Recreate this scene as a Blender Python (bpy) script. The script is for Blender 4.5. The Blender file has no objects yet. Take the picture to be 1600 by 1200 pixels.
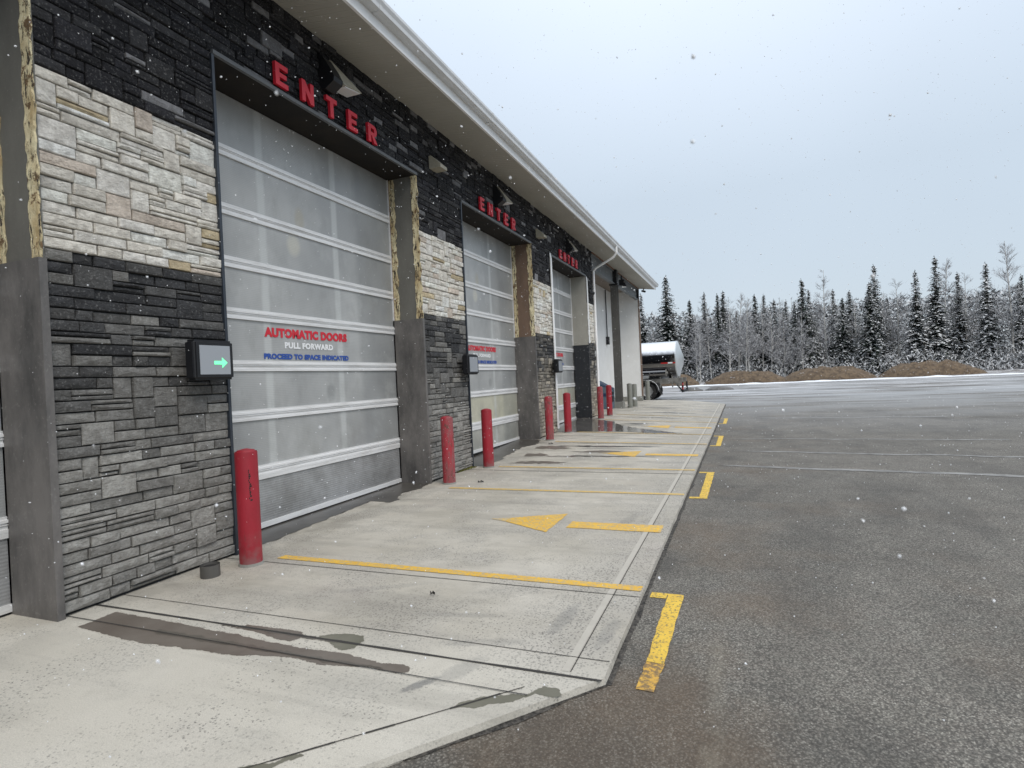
import bpy, bmesh, math, random
from mathutils import Vector, Matrix, noise
PI = math.pi
rnd = random.Random(7)
S = bpy.context.scene
COL = S.collection

# ------------------------------------------------------------------ camera
YAW, PITCH, ROLL = 0.377858, -0.007558, -0.046929
cy, sy = math.cos(YAW), math.sin(YAW)
fw = Vector((-sy*math.cos(PITCH), cy*math.cos(PITCH), math.sin(PITCH)))
rt = Vector((cy, sy, 0)); up = rt.cross(fw)
c_, s_ = math.cos(ROLL), math.sin(ROLL)
rt, up = c_*rt + s_*up, -s_*rt + c_*up
cam = bpy.data.cameras.new('camera'); camo = bpy.data.objects.new('camera', cam); COL.objects.link(camo)
M = Matrix.Identity(4)
for i in range(3):
    M[i][0] = rt[i]; M[i][1] = up[i]; M[i][2] = -fw[i]
M.translation = Vector((4.43996, 0, 1.5))
camo.matrix_world = M
cam.dof.use_dof = True; cam.dof.focus_distance = 8.0; cam.dof.aperture_fstop = 4.5
cam.sensor_width = 36; cam.lens = 901.2/1600*36
cam.clip_start = 0.05; cam.clip_end = 3000
S.camera = camo

# ------------------------------------------------------------------ light
SUN_EL, SUN_AZ = math.radians(48), math.radians(115)   # azimuth from +X towards +Y
w = bpy.data.worlds.new('World'); S.world = w; w.use_nodes = True
nt = w.node_tree; nt.nodes.clear()
def wn(t, **k):
    n = nt.nodes.new(t)
    for a, b in k.items(): setattr(n, a, b)
    return n
sky = wn('ShaderNodeTexSky', sky_type='NISHITA', sun_disc=False)
sky.sun_elevation = SUN_EL; sky.sun_rotation = math.radians(0)
tc = wn('ShaderNodeTexCoord'); sep = wn('ShaderNodeSeparateXYZ'); rp = wn('ShaderNodeValToRGB')
nt.links.new(tc.outputs['Generated'], sep.inputs[0]); nt.links.new(sep.outputs[2], rp.inputs[0])
e = rp.color_ramp.elements
e[0].position = 0.0; e[0].color = (0.46, 0.53, 0.60, 1)
e[1].position = 0.28; e[1].color = (0.49, 0.57, 0.65, 1)
e2 = rp.color_ramp.elements.new(0.52); e2.color = (0.66, 0.75, 0.86, 1)
e3 = rp.color_ramp.elements.new(1.0); e3.color = (1.15, 1.22, 1.32, 1)
ns = wn('ShaderNodeTexNoise'); ns.inputs['Scale'].default_value = 1.6; ns.inputs['Detail'].default_value = 4
nt.links.new(tc.outputs['Generated'], ns.inputs['Vector'])
mr = wn('ShaderNodeMapRange'); mr.inputs['To Min'].default_value = 0.90; mr.inputs['To Max'].default_value = 1.10
nt.links.new(ns.outputs[0], mr.inputs[0])
vm = wn('ShaderNodeVectorMath', operation='SCALE'); nt.links.new(rp.outputs[0], vm.inputs[0]); nt.links.new(mr.outputs[0], vm.inputs['Scale'])
bg1 = wn('ShaderNodeBackground'); bg1.inputs[1].default_value = 0.95; nt.links.new(vm.outputs[0], bg1.inputs[0])
bg2 = wn('ShaderNodeBackground'); bg2.inputs[1].default_value = 0.012; nt.links.new(sky.outputs[0], bg2.inputs[0])
ad = wn('ShaderNodeAddShader'); out = wn('ShaderNodeOutputWorld')
nt.links.new(bg1.outputs[0], ad.inputs[0]); nt.links.new(bg2.outputs[0], ad.inputs[1]); nt.links.new(ad.outputs[0], out.inputs[0])
sl = bpy.data.lights.new('sun', 'SUN'); sl.energy = 1.45; sl.angle = math.radians(30); sl.color = (1, .94, .86)
so = bpy.data.objects.new('sun', sl); COL.objects.link(so)
sd = Vector((math.cos(SUN_EL)*0.75, math.cos(SUN_EL)*-0.66, math.sin(SUN_EL)))
so.rotation_euler = sd.to_track_quat('Z', 'Y').to_euler()
S.view_settings.view_transform = 'Standard'; S.view_settings.look = 'None'
S.view_settings.exposure = 0.2; S.view_settings.gamma = 1.0
S.view_settings.use_curve_mapping = False

# ------------------------------------------------------------------ helpers
class MB:
    def __init__(s): s.v = []; s.f = []; s.c = []
    def face(s, pts, col=None):
        n = len(s.v); s.v.extend([tuple(p) for p in pts]); s.f.append(tuple(range(n, n+len(pts)))); s.c.append(col)
    def box(s, x0, x1, y0, y1, z0, z1, col=None):
        n = len(s.v)
        s.v += [(x0,y0,z0),(x1,y0,z0),(x1,y1,z0),(x0,y1,z0),(x0,y0,z1),(x1,y0,z1),(x1,y1,z1),(x0,y1,z1)]
        for q in ((0,3,2,1),(4,5,6,7),(0,1,5,4),(1,2,6,5),(2,3,7,6),(3,0,4,7)):
            s.f.append(tuple(n+i for i in q)); s.c.append(col)
    def hexa(s, P, col=None):
        n = len(s.v); s.v += [tuple(p) for p in P]
        for q in ((0,3,2,1),(4,5,6,7),(0,1,5,4),(1,2,6,5),(2,3,7,6),(3,0,4,7)):
            s.f.append(tuple(n+i for i in q)); s.c.append(col)
    def prism(s, prof, y0, y1, col=None, axis='y'):
        n = len(s.v); k = len(prof)
        def mk(a, b, t):
            return (a, t, b) if axis == 'y' else ((t, a, b) if axis == 'x' else (a, b, t))
        s.v += [mk(a, b, y0) for a, b in prof] + [mk(a, b, y1) for a, b in prof]
        for i in range(k):
            j = (i+1) % k; s.f.append((n+i, n+j, n+k+j, n+k+i)); s.c.append(col)
        s.f.append(tuple(n+i for i in reversed(range(k)))); s.c.append(col)
        s.f.append(tuple(n+k+i for i in range(k))); s.c.append(col)
    def tube(s, pts, rads, seg=12, col=None, cap=True):
        n = len(s.v); pts = [Vector(p) for p in pts]
        if not isinstance(rads, (list, tuple)): rads = [rads]*len(pts)
        ref = None
        for i, p in enumerate(pts):
            d = (pts[min(i+1, len(pts)-1)] - pts[max(i-1, 0)]).normalized()
            if ref is None:
                ref = d.cross(Vector((0,0,1)))
                if ref.length < .05: ref = d.cross(Vector((1,0,0)))
                ref.normalize()
            a = (ref - d*ref.dot(d)).normalized(); b = d.cross(a)
            for k in range(seg):
                t = 2*PI*k/seg; s.v.append(tuple(p + (a*math.cos(t) + b*math.sin(t))*rads[i]))
        for i in range(len(pts)-1):
            for k in range(seg):
                j = (k+1) % seg; s.f.append((n+i*seg+k, n+i*seg+j, n+(i+1)*seg+j, n+(i+1)*seg+k)); s.c.append(col)
        if cap:
            s.f.append(tuple(n+k for k in reversed(range(seg)))); s.c.append(col)
            m = n+(len(pts)-1)*seg; s.f.append(tuple(m+k for k in range(seg))); s.c.append(col)
    def build(s, name, mat, parent=None, smooth=False, loc=None, fix=True):
        me = bpy.data.meshes.new(name); me.from_pydata(s.v, [], s.f); me.update()
        if any(c is not None for c in s.c):
            at = me.color_attributes.new('Col', 'FLOAT_COLOR', 'CORNER')
            buf = []
            for p, c in zip(me.polygons, s.c):
                c = c or (1, 1, 1)
                buf += [c[0], c[1], c[2], 1.0]*len(p.vertices)
            at.data.foreach_set('color', buf)
        if fix:
            b = bmesh.new(); b.from_mesh(me); bmesh.ops.recalc_face_normals(b, faces=b.faces); b.to_mesh(me); b.free()
        if smooth:
            for p in me.polygons: p.use_smooth = True
            try: me.set_sharp_from_angle(angle=math.radians(35))
            except Exception: pass
        me.materials.append(mat)
        o = bpy.data.objects.new(name, me); COL.objects.link(o)
        if parent is not None: o.parent = parent
        if loc: o.location = loc
        return o
def tag(o, label=None, cat=None, group=None, kind=None):
    if label: o['label'] = label
    if cat: o['category'] = cat
    if group: o['group'] = group
    if kind: o['kind'] = kind
    return o
def empty(name, loc=(0,0,0), rz=0, parent=None):
    o = bpy.data.objects.new(name, None); COL.objects.link(o); o.location = loc; o.rotation_euler = (0,0,rz)
    o.empty_display_size = .2
    if parent is not None: o.parent = parent
    return o
def copy_tree(o, parent=None):
    c = o.copy(); COL.objects.link(c)
    if parent is not None: c.parent = parent
    for ch in [x for x in bpy.data.objects if x.parent == o]: copy_tree(ch, c)
    return c

# ------------------------------------------------------------------ materials
class Mat:
    def __init__(s, name, col=(.5,.5,.5), rough=.6, metal=0.0, spec=.5):
        s.m = bpy.data.materials.new(name); s.m.use_nodes = True
        s.t = s.m.node_tree; s.b = s.t.nodes['Principled BSDF']
        s.b.inputs['Base Color'].default_value = (*col, 1); s.b.inputs['Roughness'].default_value = rough
        s.b.inputs['Metallic'].default_value = metal; s.b.inputs['Specular IOR Level'].default_value = spec
        s._o = None
    def n(s, t, **k):
        n = s.t.nodes.new(t)
        for a, b in k.items(): setattr(n, a, b)
        return n
    def L(s, a, b): s.t.links.new(a, b)
    def obj(s):
        if s._o is None: s._o = s.n('ShaderNodeTexCoord').outputs['Object']
        return s._o
    def mapped(s, scale=(1,1,1), vec=None):
        m = s.n('ShaderNodeMapping'); m.inputs['Scale'].default_value = scale
        s.L(vec or s.obj(), m.inputs['Vector']); return m.outputs[0]
    def noise(s, scale, detail=4, rough=.55, stretch=None, dist=0):
        n = s.n('ShaderNodeTexNoise'); n.inputs['Scale'].default_value = scale; n.inputs['Detail'].default_value = detail
        n.inputs['Roughness'].default_value = rough; n.inputs['Distortion'].default_value = dist
        s.L(s.mapped(stretch) if stretch else s.obj(), n.inputs['Vector']); return n.outputs[0]
    def vor(s, scale, feature='F1', stretch=None):
        n = s.n('ShaderNodeTexVoronoi', feature=feature); n.inputs['Scale'].default_value = scale
        s.L(s.mapped(stretch) if stretch else s.obj(), n.inputs['Vector']); return n
    def rng(s, v, a, b, c=0.0, d=1.0):
        n = s.n('ShaderNodeMapRange')
        for i, x in enumerate((a, b, c, d)): n.inputs[i+1].default_value = x
        s.L(v, n.inputs[0]); return n.outputs[0]
    def math(s, op, a, b):
        n = s.n('ShaderNodeMath', operation=op)
        for i, x in enumerate((a, b)):
            if isinstance(x, (int, float)): n.inputs[i].default_value = x
            else: s.L(x, n.inputs[i])
        return n.outputs[0]
    def mix(s, f, a, b, mode='MIX'):
        n = s.n('ShaderNodeMix', data_type='RGBA', blend_type=mode)
        if isinstance(f, (int, float)): n.inputs[0].default_value = f
        else: s.L(f, n.inputs[0])
        for i, x in ((6, a), (7, b)):
            if isinstance(x, tuple): n.inputs[i].default_value = (*x, 1)
            else: s.L(x, n.inputs[i])
        return n.outputs[2]
    def color(s, x): s.L(x, s.b.inputs['Base Color']); return s
    def rough(s, x): s.L(x, s.b.inputs['Roughness']); return s
    def bump(s, h, st=.3, dist=.01):
        n = s.n('ShaderNodeBump'); n.inputs['Strength'].default_value = st; n.inputs['Distance'].default_value = dist
        s.L(h, n.inputs['Height']); s.L(n.outputs[0], s.b.inputs['Normal']); return s
    def attr(s):
        a = s.n('ShaderNodeAttribute'); a.attribute_name = 'Col'; return a.outputs['Color']
    def xyz(s):
        n = s.n('ShaderNodeSeparateXYZ'); s.L(s.obj(), n.inputs[0]); return n.outputs

def dirty(name, col, rough=.6, metal=0, amt=.25, scale=6, dark=None, bump=0, bscale=60):
    m = Mat(name, col, rough, metal)
    dk = dark or tuple(c*.55 for c in col)
    f = m.rng(m.noise(scale, 6, .65), .42, .68, 0, amt)
    m.color(m.mix(f, col, dk))
    if bump: m.bump(m.noise(bscale, 4), bump, .004)
    return m

# concrete
mc = Mat('concrete', rough=.8, spec=.3)
b1 = m_ = mc.mix(mc.rng(mc.noise(1.1, 5, .6), .35, .65), (.49,.452,.38), (.63,.59,.515))
f = mc.rng(mc.noise(5, 6, .7), .55, .75, 0, .5)
b1 = mc.mix(f, b1, (.31,.285,.235))
b1 = mc.mix(mc.rng(mc.noise(2.1, 6, .7, stretch=(.5,1.6,1)), .5, .7, 0, .5), b1, (.33,.305,.26))
v = mc.vor(62); sp = mc.rng(v.outputs['Distance'], .34, .46, 1, 0)
# pitted aggregate exposure in patches
pm = mc.rng(mc.noise(1.4, 3), .47, .62, 0, 1)
x, y, z = mc.xyz()
edge = mc.math('MULTIPLY', mc.rng(x, 2.9, 3.45, 0, 1), mc.rng(mc.noise(2.2, 4), .35, .55, .45, 1))
pm = mc.math('MAXIMUM', mc.math('MULTIPLY', pm, .8), edge)
rn = mc.rng(v.outputs['Color'], .42, .5, 0, 1)
sp = mc.math('MULTIPLY', mc.math('MULTIPLY', sp, pm), rn)
b1 = mc.mix(mc.math('MULTIPLY', sp, .8), b1, (.09,.085,.08))
b1 = mc.mix(mc.math('MULTIPLY', pm, .3), b1, (.27,.262,.25))
b1 = mc.mix(mc.rng(mc.noise(38, 5, .7), .62, .7, 0, .3), b1, (.22,.2,.17))
# faint pinkish stains and broom lines
b1 = mc.mix(mc.rng(mc.noise(.9, 2), .6, .75, 0, .35), b1, (.40,.34,.30))
# damp streaks that run across, more of them down the lot
dm = mc.math('MULTIPLY', mc.rng(mc.noise(1.3, 5, .6, stretch=(.35,2.2,1)), .53, .63), mc.rng(y, 7.5, 12, 0, .55))
b1 = mc.mix(dm, b1, (.17,.16,.145))
# soil washed along the foot of the wall
ft = mc.math('MULTIPLY', mc.rng(x, .05, .9, .5, 0), mc.rng(mc.noise(2.6, 5), .42, .62))
b1 = mc.mix(ft, b1, (.2,.185,.155))
b1 = mc.mix(mc.rng(y, 3.0, 2.7, 0, .45), b1, (.74,.705,.62))
# tyre smudges: soft dark scuffs
def smudge(cx, cy, ang, la, lb, st):
    u = mc.math('ADD', mc.math('MULTIPLY', mc.math('SUBTRACT', x, cx), math.cos(ang)/la), mc.math('MULTIPLY', mc.math('SUBTRACT', y, cy), math.sin(ang)/la))
    v_ = mc.math('ADD', mc.math('MULTIPLY', mc.math('SUBTRACT', x, cx), -math.sin(ang)/lb), mc.math('MULTIPLY', mc.math('SUBTRACT', y, cy), math.cos(ang)/lb))
    d = mc.math('ADD', mc.math('MULTIPLY', u, u), mc.math('MULTIPLY', v_, v_))
    d = mc.math('ADD', d, mc.math('MULTIPLY', mc.math('SUBTRACT', smn, .5), 2.6))
    return mc.rng(d, .35, 1.1, st, 0)
smn = mc.noise(26, 6, .75)
for a_ in ((2.885,2.47,1.0,.12,.035,.75),(3.02,2.66,1.2,.20,.07,.3),(3.36,3.42,1.5,.28,.06,.42),(3.66,3.30,1.5,.22,.05,.35),(3.0,2.98,.3,.3,.05,.25),(3.3,5.9,1.4,.4,.07,.3),(1.9,3.6,.5,.4,.05,.2),(2.7,3.3,.2,.35,.04,.22)):
    b1 = mc.mix(smudge(*a_), b1, (.15,.155,.16))
b1 = mc.mix(mc.rng(mc.noise(170, 3, .7), .36, .64, 0, .38), b1, (.24,.225,.195))
b1 = mc.mix(mc.rng(mc.noise(240, 2), .58, .7, 0, .35), b1, (.66,.64,.58))
v9 = mc.vor(120); pt = mc.math('MULTIPLY', mc.rng(v9.outputs['Color'], .80, .84, 0, .7), mc.rng(mc.noise(1.7, 4), .4, .6))
b1 = mc.mix(pt, b1, (.12,.115,.105))
tt = mc.math('MULTIPLY', mc.rng(mc.noise(.8, 6, .65, stretch=(.3,3,1)), .5, .66, 0, .35), 1)
b1 = mc.mix(tt, b1, (.26,.245,.215))
mc.color(b1); mc.rough(mc.rng(dm, 0, .5, .82, .4))
mc.bump(mc.math('ADD', mc.noise(90, 4), mc.math('MULTIPLY', sp, -1.2)), .35, .004)
M_CONC = mc.m

def asphalt(name, base):
    ma = Mat(name, rough=.75, spec=.4)
    c = ma.mix(ma.rng(ma.noise(.45, 4), .4, .62), base, tuple(q*1.35 for q in base))
    v1 = ma.vor(85); v2 = ma.vor(190)
    x, y, z = ma.xyz()
    # brown silt spread near the slab corner
    dx = ma.math('ABSOLUTE', ma.math('SUBTRACT', x, 3.95), 0); dy = ma.math('ABSOLUTE', ma.math('SUBTRACT', y, 2.15), 0)
    rr = ma.math('ADD', ma.math('MULTIPLY', dx, 1.5), ma.math('MULTIPLY', dy, 1.05))
    rr = ma.math('ADD', rr, ma.math('MULTIPLY', ma.math('SUBTRACT', ma.noise(3.5, 5), .5), .9))
    silt = ma.rng(rr, .8, 1.3, .8, 0)
    c = ma.mix(silt, c, ma.mix(ma.noise(70, 3), (.075,.058,.043), (.19,.155,.12)))
    silt2 = ma.math('MULTIPLY', ma.rng(ma.noise(.8, 4), .5, .68), ma.rng(x, 7, 4.2, 0, .5))
    c = ma.mix(silt2, c, (.17,.13,.09))
    mo = ma.rng(ma.noise(9, 5, .7), .45, .62, 0, .4); c = ma.mix(mo, c, (.20,.195,.165))
    mo2 = ma.rng(ma.noise(2.4, 5, .7), .5, .68, 0, .35); c = ma.mix(mo2, c, (.05,.049,.046))
    # pale dried film in long drifts and salt
    dr = ma.rng(ma.noise(1.0, 5, .6, stretch=(.25,1.3,1)), .55, .72, 0, .4)
    c = ma.mix(dr, c, (.22,.215,.2))
    den = ma.rng(ma.noise(1.8, 5, .65), .35, .62, .35, 1)
    g = ma.rng(v1.outputs['Color'], .5, .9, 0, .6); c = ma.mix(ma.math('MULTIPLY', g, den), c, (.33,.31,.265))
    g2 = ma.rng(v2.outputs['Color'], .66, .78, 0, .8); c = ma.mix(ma.math('MULTIPLY', g2, den), c, (.48,.455,.40))
    g3 = ma.rng(v1.outputs['Distance'], .38, .62, 0, .6); c = ma.mix(g3, c, (.03,.028,.025))
    g4 = ma.rng(ma.noise(55, 4, .7), .52, .66, 0, .45); c = ma.mix(g4, c, (.035,.032,.028))
    c = ma.mix(ma.math('MULTIPLY', silt, .55), c, ma.mix(ma.noise(110, 3), (.075,.052,.034), (.17,.125,.085)))
    c = ma.mix(ma.math('MULTIPLY', silt2, .5), c, (.19,.14,.10))
    pp_ = ma.rng(ma.noise(.7, 5, .6, stretch=(1.6,.5,1)), .5, .62, 0, .3); c = ma.mix(pp_, c, (.055,.052,.048))
    pt_ = ma.math('MULTIPLY', ma.rng(ma.math('ABSOLUTE', ma.math('ADD', ma.math('SUBTRACT', x, 4.27), ma.math('MULTIPLY', ma.math('SUBTRACT', ma.noise(1.5, 3), .5), .12)), 0), .015, .06, 1, 0), ma.rng(ma.noise(6, 5, .7), .4, .6, 0, .35))
    c = ma.mix(ma.math('MULTIPLY', pt_, ma.rng(y, 4, 3.2, 0, .6)), c, (.33,.305,.24))
    # wet, compacted snowmelt further down the lot
    far = ma.rng(y, 14, 34, 0, 1)
    nz = ma.noise(.35, 6, .65, stretch=(.3,1,1))
    wet = ma.math('MULTIPLY', far, ma.rng(nz, .36, .52))
    c = ma.mix(ma.math('MULTIPLY', wet, .75), c, (.36,.365,.37))
    slush = ma.math('MULTIPLY', ma.rng(y, 26, 46, 0, .85), ma.rng(ma.noise(.5, 7, .7, stretch=(.22,1.1,1)), .47, .56))
    c = ma.mix(slush, c, (.62,.62,.63))
    dirtb = ma.math('MULTIPLY', ma.rng(y, 24, 40, 0, .75), ma.rng(ma.noise(.42, 6, .7, stretch=(.35,1.6,1)), .49, .58))
    c = ma.mix(dirtb, c, (.07,.055,.042))
    ma.color(c); ma.rough(ma.rng(wet, 0, 1, .8, .42))
    ma.bump(ma.math('ADD', v1.outputs['Distance'], ma.noise(120, 3)), .5, .006)
    return ma.m
M_ASPH = asphalt('asphalt', (.14,.126,.108))

def paint(name, col, under, wear=.5):
    m = Mat(name, rough=.7)
    w_ = m.rng(m.noise(26, 7, .75), wear-.05, wear+.04, 1, 0)
    v = m.vor(95); w2 = m.rng(v.outputs['Color'], .70, .8, 0, .75)
    c = m.mix(m.rng(m.noise(7, 4), .35, .65, 0, .45), col, (col[0]*.75, col[1]*.66, col[2]*.8))
    m.color(m.mix(m.math('MAXIMUM', m.math('MULTIPLY', w_, .85), w2), c, under)); m.bump(m.noise(100, 3), .3, .003)
    return m.m
YEL = (.82,.50,.05)
M_YTIP = paint('yellow_paint_tip', (.72,.49,.14), (.44,.40,.31), .53)
M_YCON = paint('yellow_paint', YEL, (.42,.36,.25), .465)
M_YTHIN = paint('yellow_paint_faded', (.72,.49,.12), (.40,.36,.28), .47)
M_YASP = paint('yellow_paint_rough', (.80,.54,.07), (.14,.12,.08), .41)
M_YWORN = paint('yellow_paint_worn', (.70,.42,.07), (.15,.11,.07), .50)
mj = Mat('joint_dark', (.045,.042,.038), .9); M_JOINT = mj.m
def wetmat(name, a, b, r):
    m = Mat(name, rough=r, spec=.6); m.color(m.mix(m.rng(m.noise(3, 4), .35, .65), a, b))
    m.bump(m.noise(60, 3), .15, .003); return m.m
M_WETB = wetmat('wet_concrete_brown', (.135,.112,.092), (.185,.16,.135), .45)
M_WETG = wetmat('wet_concrete_olive', (.135,.13,.095), (.19,.18,.14), .45)
M_WETD = wetmat('wet_concrete_dark', (.055,.05,.044), (.10,.092,.082), .3)
M_PUD = wetmat('standing_water', (.09,.085,.08), (.14,.13,.12), .08)
ms = Mat('tire_smudge', rough=.8); ms.color(ms.mix(ms.rng(ms.noise(14, 6, .7), .4, .6), (.11,.115,.12), (.30,.29,.27))); M_SMUDGE = ms.m
ml = Mat('dried_salt', rough=.8); ml.color(ml.mix(ml.rng(ml.noise(9, 6, .75, stretch=(.6,2,1)), .42, .62), (.14,.135,.128), (.33,.325,.31))); M_SALT = ml.m

# ledge stone: block colours come from the Col attribute
mst = Mat('ledge_stone', rough=.88, spec=.35)
a = mst.attr(); n1 = mst.noise(14, 6, .7); n2 = mst.noise(4.5, 5, .6)
cc = mst.mix(mst.rng(n1, .38, .6, 0, .55), a, (.42,.40,.385), 'MULTIPLY')
cc = mst.mix(mst.rng(mst.noise(55, 3), .56, .72, 0, .22), cc, (.55,.54,.52), 'SCREEN')
mst.color(cc); mst.bump(mst.math('ADD', mst.noise(22, 7, .7, stretch=(1,1,1.8)), mst.math('MULTIPLY', n2, 1.3)), .95, .03)
M_STONE = mst.m
M_MORTAR = dirty('mortar', (.03,.03,.032), .95).m
M_SOFF = None
mso = Mat('vented_soffit', rough=.75)
x, y, z = mso.xyz()
wv = mso.n('ShaderNodeTexWave', wave_type='BANDS', bands_direction='Y'); wv.inputs['Scale'].default_value = 3.2; wv.inputs['Distortion'].default_value = 0
mso.L(mso.obj(), wv.inputs['Vector'])
mso.color(mso.mix(mso.rng(mso.noise(1.5, 5), .4, .7, 0, .4), (.42,.405,.36), (.34,.326,.285)))
mso.bump(mso.rng(wv.outputs[0], .86, .98), .5, .008); M_SOFF = mso.m
M_WHITE = dirty('white_trim', (.90,.90,.90), .45, amt=.2, scale=3, dark=(.48,.47,.44)).m
M_GUT = dirty('gutter_aluminium', (.66,.67,.68), .35, amt=.4, scale=2.5, dark=(.42,.42,.41)).m
M_ALU = None
mal = Mat('aluminium_rail', (.62,.62,.62), .42, .1)
mal.color(mal.mix(mal.rng(mal.noise(3, 6, .7, stretch=(1,.6,6)), .45, .7, 0, .6), (.80,.80,.80), (.52,.51,.49)))
M_ALU = mal.m
def polycarb(name, yellow=0.0, dirtamt=.3):
    m = Mat(name, rough=.32, spec=.55)
    base = m.mix(m.rng(m.noise(1.2, 3), .35, .65), (.34,.345,.345), (.45,.455,.45))
    if yellow: base = m.mix(yellow, base, (.60,.58,.44))
    x, y, z = m.xyz()
    def band(c, w0, w1):
        return m.rng(m.math('ABSOLUTE', m.math('SUBTRACT', y, c), 0), w0, w1, 1, 0)
    st = m.math('MAXIMUM', band(1.02, .035, .07), band(2.27, .035, .07))
    base = m.mix(m.math('MULTIPLY', st, .55), base, (.62,.64,.63))
    # lamp and fittings showing faintly through the sheet
    def spot(cy_, cz_, ry, rz, col, k, b_):
        u = m.math('DIVIDE', m.math('SUBTRACT', y, cy_), ry); v_ = m.math('DIVIDE', m.math('SUBTRACT', z, cz_), rz)
        return m.mix(m.rng(m.math('ADD', m.math('MULTIPLY', u, u), m.math('MULTIPLY', v_, v_)), .3, 1.2, k, 0), b_, col)
    base = spot(1.62, 3.55, .09, .16, (.40,.36,.27), .55, base)
    base = spot(1.50, 3.22, .12, .14, (.66,.63,.52), .5, base)
    base = spot(2.05, 1.45, .10, .12, (.16,.17,.17), .4, base)
    right = m.rng(y, 2.65, 2.78, 0, .4); base = m.mix(right, base, (.19,.2,.205))
    base = m.mix(m.rng(m.noise(3.5, 6, .7, stretch=(1,1,.5)), .5, .72, 0, dirtamt), base, (.2,.2,.185))
    lo = m.math('MULTIPLY', m.rng(z, 1.6, .1, 0, .5), m.rng(m.noise(2.2, 5, .65), .42, .62))
    base = m.mix(lo, base, (.19,.19,.17))
    wv = m.n('ShaderNodeTexWave', wave_type='BANDS', bands_direction='Z'); wv.inputs['Scale'].default_value = 16
    m.L(m.obj(), wv.inputs['Vector'])
    base = m.mix(m.math('MULTIPLY', wv.outputs[0], .16), base, (.17,.18,.18))
    base = m.mix(m.rng(m.noise(1.6, 6, .7), .56, .72, 0, .35), base, (.55,.56,.55))
    m.color(base); m.bump(wv.outputs[0], .25, .002); return m.m
M_PC = polycarb('polycarbonate_panel')
M_PCY = polycarb('polycarbonate_panel_yellowed', .85)
M_PCL = polycarb('polycarbonate_panel_dusty', .35, .2)
mb = Mat('scuffed_aluminium_sheet', rough=.4, metal=.25)
q = mb.mix(mb.rng(mb.noise(2.2, 6, .7), .38, .65), (.43,.435,.44), (.27,.27,.265))
q = mb.mix(mb.rng(mb.noise(7, 7, .8, stretch=(1,.12,5)), .58, .66, 0, .7), q, (.5,.51,.52))
wv = mb.n('ShaderNodeTexWave', wave_type='BANDS', bands_direction='Z'); wv.inputs['Scale'].default_value = 12; mb.L(mb.obj(), wv.inputs['Vector'])
q = mb.mix(mb.math('MULTIPLY', wv.outputs[0], .2), q, (.14,.14,.14))
mb.color(q); mb.bump(wv.outputs[0], .4, .003); M_SCUFF = mb.m
def jambmat(name, col, dark, amt=.6, rough=.7):
    m = Mat(name, rough=rough); c = m.mix(m.rng(m.noise(3, 7, .7, stretch=(1,1,.4)), .38, .66, 0, amt), col, dark)
    c = m.mix(m.rng(m.noise(40, 3), .62, .72, 0, .35), c, (.28,.27,.25))
    m.color(c); m.bump(m.noise(30, 5), .3, .004); return m.m
M_JUP1 = jambmat('bare_board_grey', (.17,.165,.145), (.10,.095,.085))
M_JUP2 = jambmat('bare_board_brown', (.20,.13,.09), (.11,.072,.05))
M_JUP3 = jambmat('beige_panel', (.40,.385,.34), (.30,.285,.25))
M_JLO1 = jambmat('dark_metal_cladding', (.17,.158,.15), (.065,.062,.06), .95, rough=.5)
M_JLO3 = jambmat('black_cladding', (.016,.018,.023), (.03,.032,.036), rough=.45)
mp = Mat('torn_foam_edge', rough=.9)
pc = mp.mix(mp.rng(mp.noise(7, 6, .7, stretch=(1,1,.35)), .40, .62), (.80,.72,.48), (.50,.38,.20))
pc = mp.mix(mp.rng(mp.noise(30, 6, .8, stretch=(1,1,.2)), .52, .57), pc, (.045,.034,.025))
pc = mp.mix(mp.rng(mp.noise(9, 5, .8), .56, .6), pc, (.16,.10,.05))
mp.color(pc); mp.bump(mp.noise(25, 6), .9, .01); M_TORN = mp.m
M_LINTEL = dirty('lintel_steel', (.13,.135,.14), .55, .2).m
M_HSOFF = dirty('header_soffit', (.008,.006,.005), .9, amt=.8, scale=3, dark=(.02,.014,.009), bump=.3).m
M_DKTRIM = dirty('dark_door_trim', (.045,.055,.07), .4, .3, amt=.5, dark=(.02,.02,.025)).m
mr_ = Mat('red_paint', rough=.5)
rc = mr_.mix(mr_.rng(mr_.noise(5, 5, .6, stretch=(1,1,.5)), .4, .68, 0, .6), (.34,.014,.028), (.20,.009,.016))
rc = mr_.mix(mr_.rng(mr_.noise(38, 6, .7, stretch=(1,1,.4)), .66, .71, 0, .8), rc, (.36,.20,.19))
x, y, z = mr_.xyz(); rc = mr_.mix(mr_.rng(mr_.noise(7, 7, .8, stretch=(1,1,.25)), .60, .66, 0, .55), rc, (.11,.03,.025)); bb = mr_.math('MULTIPLY', mr_.rng(z, .30, .0, 0, .9), mr_.rng(mr_.noise(9, 5), .4, .6))
rc = mr_.mix(bb, rc, (.22,.10,.10)); mr_.color(rc); mr_.bump(mr_.noise(26, 5), .35, .004); M_RED = mr_.m
mrw = Mat('red_paint_weathered', rough=.6)
rc = mrw.mix(mrw.rng(mrw.noise(9, 6, .7, stretch=(1,1,.3)), .42, .56), (.36,.02,.035), (.26,.07,.075))
rc = mrw.mix(mrw.rng(mrw.noise(11, 7, .75, stretch=(1,1,.35)), .57, .62), rc, (.10,.045,.03))
rc = mrw.mix(mrw.rng(mrw.noise(60, 4), .64, .7), rc, (.4,.38,.35)); mrw.color(rc); mrw.bump(mrw.noise(20, 6), .5, .005); M_REDW = mrw.m
M_SIGNR = dirty('sign_red', (.66,.02,.04), .45, amt=.2).m
M_SIGNW = dirty('sign_white', (.85,.86,.87), .5, amt=.1).m
M_SIGNB = dirty('sign_blue', (.03,.09,.38), .5, amt=.15).m
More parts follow.
